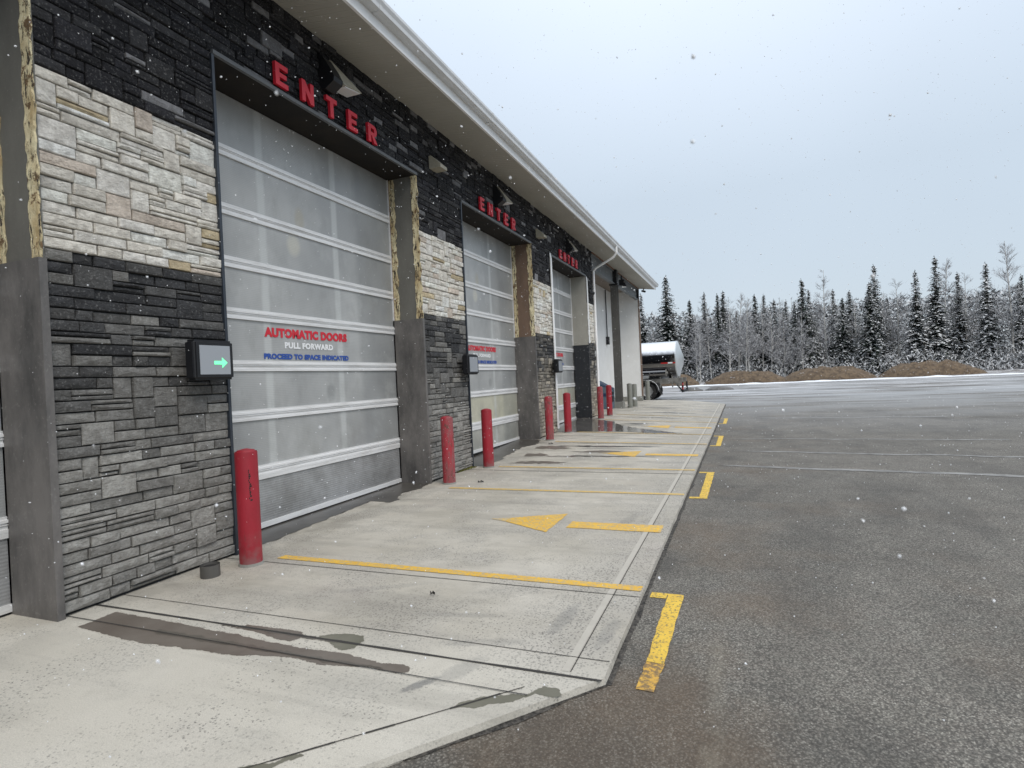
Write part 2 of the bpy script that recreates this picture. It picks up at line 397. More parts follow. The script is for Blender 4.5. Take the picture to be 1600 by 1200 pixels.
M_BLACK = dirty('black_plastic', (.006,.0065,.009), .55, amt=.2, dark=(.012,.012,.014)).m
M_RUB = dirty('rubber', (.012,.012,.013), .8, amt=.6, dark=(.06,.055,.05)).m
M_BEIGE = dirty('beige_plastic', (.45,.42,.34), .6, amt=.5, scale=9, dark=(.27,.24,.17)).m
M_GLASS = Mat('screen_glass', (.33,.35,.38), .18).m
M_STEEL = dirty('painted_steel_grey', (.105,.10,.092), .55, .1, amt=.5, scale=3).m
M_BEAM = dirty('painted_beam_bluegrey', (.16,.175,.185), .55, .1, amt=.5, scale=2).m
M_GREYPOST = dirty('galvanised_post', (.25,.25,.22), .5, .2, amt=.4, scale=5).m
M_STUCCO = dirty('pale_panel', (.80,.80,.79), .6, amt=.25, scale=2, dark=(.6,.59,.56)).m
M_PLINTH = dirty('plinth_concrete', (.27,.265,.24), .85, amt=.5).m
M_ROOF = dirty('roof_metal', (.2,.2,.2), .5, .3).m
M_RUST = dirty('rusty_edge', (.20,.10,.055), .8, amt=.6, scale=4, dark=(.10,.06,.045)).m
M_CEIL = dirty('bay_ceiling', (.22,.18,.15), .8, amt=.5).m
M_BINB = dirty('blue_plastic', (.012,.035,.085), .45, amt=.4).m
M_BING = dirty('slate_blue_plastic', (.10,.155,.20), .5, amt=.4).m
mt = Mat('polished_tank_steel', (.80,.80,.80), .10, 1.0); mt.color(mt.mix(mt.rng(mt.math('ADD', mt.xyz()[2], mt.math('MULTIPLY', mt.noise(3, 5), .3)), 2.88, 2.68, 0, .85), (.85,.85,.85), (.10,.095,.095))); mt.rough(mt.rng(mt.noise(2, 4), .3, .7, .06, .16)); M_TANK = mt.m  # dark reflection on the lower tank painted into the colour by height
M_TANKE = dirty('brushed_tank_head', (.70,.72,.72), .38, .8, amt=.2).m
M_FRAME = dirty('trailer_frame_grey', (.30,.29,.27), .5, .4, amt=.7, scale=4, dark=(.08,.07,.055)).m
M_RIM = dirty('wheel_rim', (.6,.6,.6), .4, .5, amt=.4).m
M_REFL = Mat('red_reflector', (.45,.02,.02), .3).m
mso2 = Mat('dirt', rough=.95); dd = mso2.mix(mso2.rng(mso2.noise(3, 7, .7), .4, .62), (.165,.118,.075), (.075,.053,.036))
mso2.color(mso2.mix(mso2.rng(mso2.noise(2.2, 7, .75), .63, .67), dd, (.6,.6,.62))); mso2.bump(mso2.noise(4, 7), .8, .12); M_DIRT = mso2.m
msn = Mat('snow', (.80,.82,.85), .7); msn.bump(msn.noise(3, 6), .6, .08); M_SNOW = msn.m
M_SLUSH = None
mfl = Mat('forest_floor', rough=.95); mfl.color(mfl.mix(mfl.rng(mfl.noise(.9, 7, .7), .44, .6), (.08,.06,.045), (.62,.63,.65))); M_FLOOR = mfl.m
mfo = Mat('needles_and_snow', rough=.85, spec=.2); mfo.color(mfo.attr()); M_FOL = mfo.m
M_TRUNK = dirty('spruce_bark', (.09,.075,.06), .9).m
M_BIRCH = dirty('aspen_bark', (.60,.58,.54), .8, amt=.7, scale=3, dark=(.16,.15,.14)).m
mtw = Mat('frosted_twigs', rough=.85, spec=.2); mtw.color(mtw.attr()); M_TWIG = mtw.m
M_FLAKE = Mat('snowflake', (.92,.93,.95), .6).m

# ------------------------------------------------------------------ ground
def g(y):
    if y < 8: return 0
    if y < 19: return .2*(y-8)/11
    if y < 28.5: return .2
    return max(0, .2*(1-(y-28.5)/4))
def gz(x, y):
    k = 1 - x/3.75
    return g(y)*max(-.0, min(k, 1.15))
apr = MB()
APOLY_FAR = [(-.55,32.94),(1.1,30.62),(3.72,26.98)]
def inside(x, y):
    if x > 3.75: return False
    if y < 2.79 and x > 3.747-(2.79-y)*.82: return False
    # far edge from (3.72,26.98) to (-1.3,33.9)
    if y > 26.98 + (3.72-x)*1.38: return False
    return True
xs = [-.5+ i*.25 for i in range(17)] + [3.75]
xs = sorted(set([round(q, 3) for q in xs if q < 3.75] + [3.75]))
# rows as clipped strips
def xmax(y):
    m = 3.75
    if y < 2.79: m = 3.747-(2.79-y)*.82
    if y > 26.98: m = min(m, 3.72-(y-26.98)/1.38)
    return m
ys = [-9, -6, -4, -2, -1, 0, 1, 2, 2.79] + [3+.5*i for i in range(10)] + [8+.5*i for i in range(38)] + [26.98, 27.5, 28, 28.5, 29.5, 30.5, 31.5, 32.5, 33.5]
ys = sorted(set(ys))
NX = 14
for a_, b_ in zip(ys[:-1], ys[1:]):
    xa, xb = xmax(a_), xmax(b_)
    lo = -4.4 if False else -.52
    if a_ > 27.9: lo = -4.0
    if xa <= lo or xb <= lo: continue
    for i in range(NX):
        def X(m, i): return lo + (m-lo)*i/NX
        P = [(X(xa, i), a_), (X(xa, i+1), a_), (X(xb, i+1), b_), (X(xb, i), b_)]
        apr.face([(px, py, gz(px, py)) for px, py in P])
    # worn lip down to the asphalt
    k = 6
    for j in range(k):
        ya, yb = a_+(b_-a_)*j/k, a_+(b_-a_)*(j+1)/k
        qa, qb = xa+(xb-xa)*j/k, xa+(xb-xa)*(j+1)/k
        da = .0+.014*noise.noise(Vector((ya*3, 1, 0))); db = .0+.014*noise.noise(Vector((yb*3, 1, 0)))
        apr.face([(qa, ya, gz(qa, ya)), (qa+.008+da, ya, -.05), (qb+.008+db, yb, -.05), (qb, yb, gz(qb, yb))])
bm_floor = MB()
apron = apr.build('concrete_apron', M_CONC, fix=False); tag(apron, kind='structure')
bayf = MB(); bayf.box(-1.3, -.52, 18.6, 28.2, -.1, .2); bayf.build('bay_floor', M_CONC, apron)

asp = MB()
asp.face([(-260,-160,-.035),(260,-160,-.035),(260,61.5,-.035),(-260,61.5,-.035)])
lot = asp.build('asphalt_lot', M_ASPH, fix=False); tag(lot, kind='structure')
ff = MB()
NXF = 90
for j in range(14):
    for i in range(NXF):
        X0, X1 = -260+520*i/NXF, -260+520*(i+1)/NXF; Y0, Y1 = 61.0+j*14, 61.0+(j+1)*14
        def H(x, y): return -.045 + (.25*max(0, noise.noise(Vector((x*.08, y*.08, 0)))+.2) if y > 62 else 0)
        ff.face([(X0,Y0,H(X0,Y0)),(X1,Y0,H(X1,Y0)),(X1,Y1,H(X1,Y1)),(X0,Y1,H(X0,Y1))])
fl = ff.build('forest_ground', M_FLOOR, fix=False); tag(fl, kind='structure')

def jag(pts, step=.05, amp=.012, seed=0):
    out = []
    for i in range(len(pts)):
        a = Vector((*pts[i], 0)); b = Vector((*pts[(i+1) % len(pts)], 0)); n = max(1, int((b-a).length/step))
        for k in range(n):
            p = a.lerp(b, k/n)
            o = Vector((noise.noise(Vector((p.x*14, p.y*14, seed))), noise.noise(Vector((p.x*14, p.y*14, seed+9))), 0))
            o2 = Vector((noise.noise(Vector((p.x*50, p.y*50, seed))), noise.noise(Vector((p.x*50, p.y*50, seed+9))), 0))
            p = p + o*amp*1.6 + o2*amp + Vector((noise.noise(Vector((p.x*130, p.y*130, seed+3))), noise.noise(Vector((p.x*130, p.y*130, seed+7))), 0))*amp*.8; out.append((p.x, p.y))
    return out
def sheet(pts, mat, name, parent, dz=.004, base=None, step=.05, amp=.012):
    pp = jag(pts, step, amp, len(pts)) if amp else pts
    b = bmesh.new(); vs = [b.verts.new((x, y, (gz(x, y) if base is None else base)+dz)) for x, y in pp]
    f = b.faces.new(vs); bmesh.ops.triangulate(b, faces=[f])
    for f in b.faces:
        if f.normal.z < 0: f.normal_flip()
    me = bpy.data.meshes.new(name); b.to_mesh(me); b.free(); me.materials.append(mat)
    o = bpy.data.objects.new(name, me); COL.objects.link(o); o.parent = parent; return o
def strip(x0, x1, y, wd, mat, name, parent, dz=.004, base=None, n=14, amp=.004, y2=None):
    m = MB(); y2 = y if y2 is None else y2
    for i in range(n):
        a, b_ = x0+(x1-x0)*i/n, x0+(x1-x0)*(i+1)/n
        ya, yb = y+(y2-y)*i/n, y+(y2-y)*(i+1)/n
        wa = wd/2*(1+amp*20*noise.noise(Vector((a*5, y, 0)))); wb = wd/2*(1+amp*20*noise.noise(Vector((b_*5, y, 0))))
        Z = lambda x, y: (gz(x, y) if base is None else base)+dz
        m.face([(a, ya-wa, Z(a, ya)), (b_, yb-wb, Z(b_, yb)), (b_, yb+wb, Z(b_, yb)), (a, ya+wa, Z(a, ya))])
    return m.build(name, mat, parent, fix=False)
LANE = 5.07
for k in range(0, 4):
    o_ = LANE*k
    if k == -1: segs = [(7.30, 1)]
    elif k == 3: segs = [(4.03, 0)]
    else: segs = [(4.03, 0), (7.28, 1)]
    for yy, sd_ in segs:
        Y = yy + o_
        if k == 3 and Y > 20: pass
        nm = M_YCON if Y < 5 else M_YTHIN
        strip(.52, 3.74, Y, .095, nm, 'painted_line', apron, n=20)
        strip(3.80, 3.908, Y, .095, M_YASP, 'painted_line', lot, base=-.035, n=4)
    if 0 <= k <= 2:
        sheet([(2.06, 5.62+o_), (2.62, 5.30+o_), (2.62, 6.07+o_), (2.06, 5.785+o_)], M_YCON, 'painted_arrow', apron, amp=.006)
        sheet([(1.86, 5.70+o_), (2.056, 5.62+o_), (2.056, 5.785+o_)], M_YTIP, 'painted_arrow', apron, amp=.012)
        strip(2.76, 3.68, 5.63+o_, .25, M_YCON, 'painted_dash', apron, n=8)
for k in range(-1, 3):   # bar joining two neighbouring lanes on the asphalt
    ya, yb = 7.28+LANE*k+.05, 4.03+LANE*(k+1)-.05
    if k == -1: 
        ya = 3.08
        sheet([(3.90, 2.80), (3.99, 2.79), (4.005, 3.074), (3.91, 3.074)], M_YWORN, 'painted_bar', lot, base=-.035, amp=.005)
    ya_ = ya if k == -1 else ya-.095
    sheet([(3.91, ya_), (4.005, ya_), (4.015, yb+.095), (3.91, yb+.095)], M_YASP, 'painted_bar', lot, base=-.035, amp=.005)
# slab joints
strip(-.45, 3.745, 2.757, .020, M_JOINT, 'slab_joint', apron, n=60, amp=.03, dz=.003)
strip(-.45, 3.74, 2.957, .006, M_JOINT, 'slab_joint', apron, n=20, dz=.003)
strip(-.3, 3.44, 2.55, .007, M_JOINT, 'slab_joint', apron, n=40, amp=.02, dz=.006, y2=2.53)
for Y in (3.88, 8.75, 12.2, 14.1, 17.2, 19.4, 21.9, 24.6):
    strip(-.45, 3.75, Y, .008 if Y < 5 else .02, M_JOINT, 'slab_joint', apron, n=30, dz=.003)
m = MB()
for wd, mat_ in ((.0028, M_JOINT),):
    for i in range(60):
        a, b_ = 2.8+24*i/60, 2.8+24*(i+1)/60
        m.face([(3.575-wd, a, gz(3.57, a)+.003), (3.575+wd, a, gz(3.57, a)+.003), (3.575+wd, b_, gz(3.57, b_)+.003), (3.575-wd, b_, gz(3.57, b_)+.003)])
m.build('slab_joint', M_JOINT, apron, fix=False)
m = MB()   # joint along the splayed edge
for i in range(30):
    t0, t1 = i/30, (i+1)/30
    P0, P1 = Vector((3.40, 2.60)), Vector((.75, -.15))
    a, b_ = P0.lerp(P1, t0), P0.lerp(P1, t1); wv_ = .002+.006*abs(noise.noise(Vector((t0*20, 0, 0))))
    m.face([(a.x-wv_, a.y+wv_, .003), (a.x+wv_, a.y-wv_, .003), (b_.x+wv_, b_.y-wv_, .003), (b_.x-wv_, b_.y+wv_, .003)])
m.build('slab_joint', M_JOINT, apron, fix=False)
M_BAND = dirty('trowelled_band', (.50,.47,.41), .7, amt=.7, scale=9, dark=(.44,.41,.36)).m
m = MB()
for i in range(60):
    a, b_ = 2.8+24*i/60, 2.8+24*(i+1)/60
    m.face([(3.525, a, gz(3.525, a)+.002), (3.567, a, gz(3.567, a)+.002), (3.567, b_, gz(3.567, b_)+.002), (3.525, b_, gz(3.525, b_)+.002)])
m.build('trowelled_band', M_BAND, apron, fix=False)
m = MB(); yy_ = [2.79+i*.12 for i in range(203)]
def ewid(y): return .012+.022*noise.noise(Vector((y*2.3, 4, 0)))+.018*noise.noise(Vector((y*9, 4, 0)))
for a, b_ in zip(yy_[:-1], yy_[1:]):
    m.face([(3.755, a, -.031), (3.775+ewid(a), a, -.031), (3.775+ewid(b_), b_, -.031), (3.755, b_, -.031)])
for i in range(60):
    t0, t1 = i/60, (i+1)/60
    P0, P1 = Vector((3.75, 2.79)), Vector((.9, -.69))
    a, b_ = P0.lerp(P1, t0), P0.lerp(P1, t1)
    m.face([(a.x, a.y, -.031), (b_.x, b_.y, -.031), (b_.x+ewid(b_.y)*.9+.01, b_.y-ewid(b_.y)*.9, -.031), (a.x+ewid(a.y)*.9+.01, a.y-ewid(a.y)*.9, -.031)])
mk = Mat('crumbled_shadow_edge', rough=.9); mk.color(mk.mix(mk.rng(mk.noise(30, 5, .7), .42, .6), (.02,.018,.016), (.10,.09,.078))); mk.bump(mk.noise(60, 4), .8, .01)  # eroded asphalt edge, with the slab step's shadow line painted into the dark
m.build('crumbled_shadow_edge', mk.m, lot, fix=False)
WET = {
'A' : [(1.368, 2.729), (1.422, 2.794), (1.563, 2.8), (1.718, 2.802), (1.858, 2.8), (1.902, 2.76), (1.889, 2.711), (1.871, 2.678), (1.772, 2.678), (1.625, 2.712), (1.488, 2.731)] ,
'B' : [(2.003, 2.788), (2.062, 2.834), (2.157, 2.865), (2.261, 2.867), (2.316, 2.81), (2.308, 2.771), (2.316, 2.715), (2.258, 2.674), (2.203, 2.687), (2.111, 2.73), (2.032, 2.752)] ,
'C' : [(.3,2.70),(.9,2.69),(1.285, 2.658), (1.459, 2.671), (1.619, 2.642), (1.816, 2.632), (2.046, 2.628), (2.284, 2.642), (2.476, 2.614), (2.587, 2.604), (2.693, 2.628), (2.752, 2.609), (2.763, 2.564), (2.713, 2.535), (2.629, 2.542), (2.523, 2.549), (2.402, 2.518), (2.289, 2.499), (2.18, 2.5), (2.053, 2.517), (1.909, 2.499), (1.685, 2.438), (1.542, 2.433), (.9,2.40),(.3,2.45)] ,
'D' : [(3.139, 2.33), (3.159, 2.388), (3.23, 2.449), (3.288, 2.487), (3.389, 2.522), (3.422, 2.521), (3.488, 2.633), (3.561, 2.632), (3.60, 2.588), (3.562, 2.552), (3.467, 2.552), (3.416, 2.494), (3.397, 2.46),(3.30,2.42),(3.24,2.37)] ,
'E' : [(2.711, 1.849), (2.69, 1.855), (2.66, 1.842), (2.637, 1.794), (2.629, 1.777), (2.564, 1.741), (2.523, 1.708), (2.3,1.48),(2.33,1.43),(2.546, 1.666), (2.634, 1.713), (2.653, 1.769), (2.682, 1.809)] ,
}
M_CORE = wetmat('soaked_concrete', (.085,.075,.062), (.135,.12,.10), .35)
sheet([(.9,2.575),(1.5,2.57),(2.0,2.56),(2.4,2.562),(2.62,2.56),(2.60,2.545),(2.3,2.535),(1.9,2.53),(1.4,2.525),(.9,2.53)], M_CORE, 'wet_stain', apron, dz=.0028, step=.008, amp=.012)
sheet([(1.25,2.765),(1.6,2.775),(1.9,2.77),(2.25,2.772),(2.30,2.758),(2.1,2.744),(1.8,2.738),(1.5,2.742),(1.25,2.745)], M_CORE, 'wet_stain', apron, dz=.0026, step=.008, amp=.010)
for k, mm in (('A', M_WETB), ('B', M_WETG), ('C', M_WETB), ('D', M_WETG), ('E', M_WETG)):
    sheet(WET[k], mm, 'wet_stain', apron, dz=.0015, step=.008, amp=.008)
0 and sheet([(2.825, 2.412), (2.839, 2.455), (2.858, 2.501), (2.894, 2.535), (2.917, 2.526), (2.925, 2.481), (2.898, 2.434), (2.872, 2.388), (2.845, 2.388)], M_SMUDGE, 'tire_mark', apron, step=.015, amp=.012)
sheet([(-.5,3.9),(-.02,3.95),(.03,4.5),(-.03,5.2),(-.08,5.9),(-.12,6.3),(.2,6.25),(.22,6.42),(.1,6.6),(.02,6.8),(.12,7.2),(.02,7.54),(-.5,7.62)], M_WETD, 'wet_stain', apron, step=.04, amp=.02)
for P_ in ([(.5,9.45),(.9,9.4),(1.35,9.5),(1.6,9.62),(1.2,9.7),(.8,9.66)],[(.55,10.2),(.95,10.3),(.85,10.6),(.5,10.55)],[(.4,11.3),(.9,11.2),(1.2,11.35),(.8,11.6),(.45,11.6)],[(1.3,10.9),(1.9,10.85),(2.4,11),(1.9,11.12)]):
    sheet(P_, M_WETB, 'wet_stain', apron, step=.05, amp=.05)
sheet([(-.5,9.0),(.05,8.98),(.22,9.2),(.12,9.6),(.3,9.8),(.15,10.1),(.22,10.5),(.08,10.9),(.12,11.4),(.25,11.9),(.1,12.5),(-.5,12.68)], M_WETD, 'wet_stain', apron, step=.05, amp=.05)
sheet([(-.5,14.1),(.3,14.1),(.75,14.3),(1.2,14.35),(1.7,14.45),(2.5,14.2),(3.1,14.25),(2.7,14.6),(1.9,15.2),(1.2,16.1),(.8,16.9),(.2,17.5),(-.5,17.7)], M_PUD, 'puddle', apron, step=.06, amp=.07)
for (x0, x1, y0, y1, w_) in ((.5,2.9,11.6,11.8,.10),(.9,3.1,10.3,10.45,.07),(1.2,2.2,16.4,16.5,.16),(1.0,3.3,18.4,18.5,.10),(1.4,3.0,20.6,20.7,.22),(.8,2.2,23,23.2,.2)):
    sheet([(x0,y0),((x0+x1)/2,(y0+y1)/2+w_),(x1,y1),((x0+x1)/2,(y0+y1)/2-w_)], M_WETD, 'wet_stain', apron, dz=.003, step=.08, amp=.06)
# dried streaks over the asphalt
for (x0, y0, x1, y1, w_) in ((4.72,19.2,9.5,18.6,.30),(4.3,11.6,8.5,10.9,.13),(3.98,9.85,8.2,9.1,.16),(4.1,13.6,9,13.2,.12)):
    m = MB(); n = 24
    for i in range(n):
        a, b_ = i/n, (i+1)/n
        def Pp(t, s_): 
            x = x0+(x1-x0)*t; y = y0+(y1-y0)*t + .12*noise.noise(Vector((x*1.3, y0, 3)))
            return (x, y + s_*w_/2*min(1, t*8+.05)*(1+.5*noise.noise(Vector((x*3, s_, y0)))), -.031)
        m.face([Pp(a,-1), Pp(b_,-1), Pp(b_,1), Pp(a,1)])
    m.build('salt_streak', M_SALT, lot, fix=False)

# ------------------------------------------------------------------ building
DOORL, DOORW, HEAD = 3.98, 3.60, 4.64
BAYS = [-3, -2, -1, 0, 1, 2]
YS, YE = DOORL-3*LANE-.6, 18.68
SOF0, SOF1 = 5.60, 5.49
bld = empty('car_wash_building', (0, 8, 0))
tag(bld, 'long building with black and white ledge stone front and red ENTER signs over its bays', 'building')
OFF = Vector((0, -8, 0))
def B(mb, name, mat, parent=bld, **k):
    o = mb.build(name, mat, parent, **k)
    if parent is bld: o.location = OFF
    return o
# solid body behind the stone
m = MB()
edges = []
pos = YS
for k in BAYS:
    d0 = DOORL+k*LANE; m.box(-.46, 0, pos, d0, -.2, 5.62); m.box(-.46, 0, d0, d0+DOORW, HEAD, 5.62); pos = d0+DOORW
m.box(-.46, 0, pos, YE, -.2, 5.62)
B(m, 'wall_core', M_MORTAR)
m = MB(); m.box(-16, -15.8, YS, 28, -.2, 5.6); m.box(-15.8, -.47, YS-.1, YS+.1, -.2, 5.6); m.box(-15.8, -1.35, YE-.1, YE+.1, -.2, 5.6)
m.box(-15.8, -.6, YS+.2, YE-.2, -.1, 0); B(m, 'rear_wall', M_STUCCO)
# ledge stone
def blockcol(y, z, zone, r):
    if zone == 'white':
        c = r.choice([(.82,.78,.70), (.87,.84,.77), (.79,.75,.67), (.88,.85,.79)])
        if r.random() < .08: c = (.72,.63,.54)
        if r.random() < .02: c = (.60,.50,.33)
        q = r.uniform(.88, 1.06); return tuple(min(.93, x*q*1.08) for x in c)
    if zone == 'head':
        if r.random() < .11: q = r.uniform(.14, .30); return (q, q, q*1.04)
        if r.random() < .2: q = r.uniform(.035, .06); return (q, q, q*1.08)
        q = r.uniform(.012, .034); return (q, q, q*1.2)
    # lower stone fades (worn paint) towards the foot
    k = min(1, max(0, (2.15 - z)/1.5)) + r.uniform(-.25, .25)
    k = min(1, max(0, k))
    a_ = (.055,.056,.06); b_ = (.37,.36,.335) if y < 11 else (.50,.45,.37)
    q = r.uniform(.75, 1.2)
    if r.random() < .10: k = min(1, k+.5)
    return tuple((a_[i]*(1-k)+b_[i]*k)*q for i in range(3))
def fill(mb, y0, y1, z0, z1, zone, r, holes=()):
    h = .082; rows = max(1, round((z1-z0)/h)); h = (z1-z0)/rows
    occ = [[] for _ in range(rows+2)]
    for i in range(rows):
        y = y0
        za, zb = z0+i*h, z0+(i+1)*h
        while y < y1-.02:
            nxt = y1; blocked = False
            for a, b in occ[i]:
                if a-.01 <= y < b-.01: y = b; blocked = True; break
                if a > y: nxt = min(nxt, a)
            if blocked: continue
            ln = r.choice([r.uniform(.12,.22), r.uniform(.16,.32), r.uniform(.24,.44)])
            e_ = y+ln
            if nxt-e_ < .11: e_ = nxt
            e_ = min(e_, nxt)
            top = zb; dbl = False
            if i+1 < rows and r.random() < .17 and e_-y < .32:
                ok = all(not (a < e_ and b > y) for a, b in occ[i+1])
                if ok: occ[i+1].append((y, e_)); top = zb+h; dbl = True
            parts = [(za, top)]
            if not dbl and r.random() < .16: s = r.uniform(.4,.6); parts = [(za, za+h*s), (za+h*s, zb)]
            for pa, pb in parts:
                if any(not (e_ <= ha or y >= hb or pb <= hc or pa >= hd) for ha, hb, hc, hd in holes): pass
                block(mb, y, e_, pa, pb, blockcol((y+e_)/2, (pa+pb)/2, zone, r), r)
            y = e_
def block(mb, y0, y1, z0, z1, col, r):
    gp = .0045; d = r.uniform(.022, .05); ch = .006
    y0 += gp; y1 -= gp; z0 += gp; z1 -= gp
    if y1-y0 < .03: return
    n = len(mb.v); j = lambda: r.uniform(-.004, .004)
    back = [(-.002,y0,z0), (-.002,y1,z0), (-.002,y1,z1), (-.002,y0,z1)]
    mid = [(d-ch+j(),y,z) for _, y, z in back]
    t = [r.uniform(-.006,.006) for _ in range(4)]
    c2 = min(ch, (z1-z0)*.2)
    fr = [(d+t[0],y0+ch,z0+c2), (d+t[1],y1-ch,z0+c2), (d+t[2],y1-ch,z1-c2), (d+t[3],y0+ch,z1-c2)]
    ym = (y0+y1)/2+r.uniform(-.2,.2)*(y1-y0); zm = (z0+z1)/2
    mb.v += back+mid+fr+[(d+r.uniform(.001,.012), ym, zm)]
    F = [(0,1,5,4),(1,2,6,5),(2,3,7,6),(3,0,4,7),(4,5,9,8),(5,6,10,9),(6,7,11,10),(7,4,8,11),(8,9,12),(9,10,12),(10,11,12),(11,8,12)]
    for q in F: mb.f.append(tuple(n+i for i in q)); mb.c.append(col)
st = MB(); r_ = random.Random(3)
pos = YS
for k in BAYS+[3]:
    d0 = DOORL+k*LANE if k < 3 else YE
    fill(st, pos, d0, .02+g((pos+d0)/2), 2.56, 'low', r_)
    fill(st, pos, d0, 2.56, 3.82, 'white', r_)
    fill(st, pos, d0, 3.82, HEAD, 'head', r_)
    pos = d0+DOORW
fill(st, YS, YE, HEAD, 5.60, 'head', r_)
# leave the strip over each opening to the lintel: it stands in front of the stone
B(st, 'ledge_stone_facing', M_STONE, fix=False)

def text_mesh(s, size, off=.0, ext=.004, xs=1.0):
    cu = bpy.data.curves.new('txt', 'FONT'); cu.body = s; cu.size = size; cu.offset = off; cu.extrude = ext; cu.space_character = 1.08
    cu.resolution_u = 3
    o = bpy.data.objects.new('txt', cu); COL.objects.link(o)
    dg = bpy.context.evaluated_depsgraph_get(); dg.update()
    me = bpy.data.meshes.new_from_object(o.evaluated_get(dg))
    bpy.data.objects.remove(o); bpy.data.curves.remove(cu)
    vs = [tuple(v.co) for v in me.vertices]; fs = [tuple(p.vertices) for p in me.polygons]
    bpy.data.meshes.remove(me); return vs, fs
def put_text(s, y0, y1, z0, z1, x, mat, parent, name, off):
    vs, fs = text_mesh(s, 1, off, .01)
    ax, bx = min(v[0] for v in vs), max(v[0] for v in vs); az, bz = min(v[1] for v in vs), max(v[1] for v in vs)
    m = MB(); m.v = [(x + v[2]*.12, y0+(v[0]-ax)/(bx-ax)*(y1-y0), z0+(v[1]-az)/(bz-az)*(z1-z0)) for v in vs]; m.f = fs; m.c = [None]*len(fs)
    return m.build(name, mat, parent)

def letter(ch):
    t = .058; W = .19; H = .235   # stroke, width, height
    R = lambda a, b, c, d: [(a,c),(b,c),(b,d),(a,d)]
    if ch == 'E': return [R(0,t,0,H), R(t,W-.01,0,.05), R(t,W-.03,.094,.141), R(t,W-.01,H-.05,H)]
    if ch == 'N': return [R(0,.055,0,H), R(W-.055,W,0,H), [(.055,H),(.055,H-.115),(W-.055,0),(W-.055,.115)]]
    if ch == 'T': return [R(0,W,H-.052,H), R(W/2-t/2,W/2+t/2,0,H-.052)]
    if ch == 'R': return [R(0,t,0,H), R(t,W-.06,H-.05,H), R(t,W-.06,.09,.135), [(W-.06,H),(W-.02,H-.02),(W,H-.055),(W,.135+.01),(W-.02,.105),(W-.06,.09),(W-.06,.135),(W-.058,.14),(W-.058,H-.055),(W-.06,H-.05)], [(W-.115,.09),(W-.06,.09),(W+.005,0),(W-.065,0)]]
ltrs = [('E', .75), ('N', 1.14), ('T', 1.545), ('E', 1.95), ('R', 2.355)]

door_proto = None
def garage_door(y0, zb, yellow=False):
    """sectional door; origin at the foot of its left side"""
    fr = empty('garage_door', (0, y0-8, 0), parent=bld)
    X = -.45
    W_ = DOORW
    zs = [4.62, 4.02, 3.41, 2.865, 2.33, 1.78, 1.25, .64]
    rl = MB()
    def rail(z, h):
        # grooved extrusion; joint between two sections runs through the middle
        prof = [(X-.02,z-h/2),(X+.016,z-h/2),(X+.016,z-h*.28),(X+.010,z-h*.25),(X+.010,z-h*.05),(X+.020,z-h*.03),(X+.020,z+.0),(X+.006,z+.004),(X+.006,z+.010),(X+.020,z+.014),(X+.020,z+h*.3),(X+.010,z+h*.33),(X+.012,z+h/2),(X-.02,z+h/2)]
        rl.prism(prof, .045, W_-.045)
    for z in zs[1:]: rail(z, .115)
    rl.build('rail', M_ALU, fr)
    for za, zc in ((zb+.02, zb+.075), (.545, .582)):
        m = MB(); m.box(X-.02, X+.014, .045, W_-.045, za, zc); m.build('bottom_rail', M_ALU, fr)
    for ya, yb in ((0, .045), (W_-.045, W_)):
        m = MB(); m.box(X-.02, X+.018, ya, yb, zb+.02, 4.62); m.build('end_stile', M_ALU, fr)
    for i in range(7):
        top, bot = zs[i]-(.057 if i else 0), zs[i+1]+.057
        m = MB(); m.box(X-.02, X-.004, .045, W_-.045, bot, top)
        m.build('panel', M_PCY if (yellow and i == 6) else M_PC, fr)
    m = MB(); m.box(X-.02, X-.004, .045, W_-.045, zb+.075, .545); m.build('panel', M_PCL if yellow else M_SCUFF, fr)
    m = MB(); m.box(X-.02, X+.0, .02, W_-.02, zb-.012, zb+.02); m.build('bottom_seal', M_RUB, fr)
    m = MB(); m.box(X-.06, X-.021, 0, W_, zb-.1, 4.64); m.build('dark_backing', M_HSOFF, fr)
    put_text('AUTOMATIC DOORS', .97, 2.41, 2.105, 2.215, X+.001, M_SIGNR, fr, 'lettering', .062)
    put_text('PULL FORWARD', 1.27, 2.12, 1.985, 2.06, X+.001, M_SIGNW, fr, 'lettering', .055)
    put_text('PROCEED TO SPACE INDICATED', .95, 2.43, 1.857, 1.922, X+.001, M_SIGNB, fr, 'lettering', .06)
    return fr
def torn(y, xa, xb, z0, z1, seed, amp=.022):
    m = MB(); n = 60; r = random.Random(seed)
    L_ = []; 
    for i in range(n+1):
        z = z0+(z1-z0)*i/n
        o1 = amp*noise.noise(Vector((z*7, seed, 0)))+amp*.6*noise.noise(Vector((z*25, seed, 0)))
        o2 = amp*noise.noise(Vector((z*7, seed+5, 0)))+amp*.6*noise.noise(Vector((z*25, seed+5, 0)))
        th = .014+.012*noise.noise(Vector((z*9, seed+2, 0)))
        L_.append((xa+o1, xb+o2, z, th))
    for p, q in zip(L_[:-1], L_[1:]):
        m.hexa([(p[0],y,p[2]),(p[1],y,p[2]),(p[1],y-p[3],p[2]),(p[0],y-p[3],p[2]),(q[0],y,q[2]),(q[1],y,q[2]),(q[1],y-q[3],q[2]),(q[0],y-q[3],q[2])])
    return m
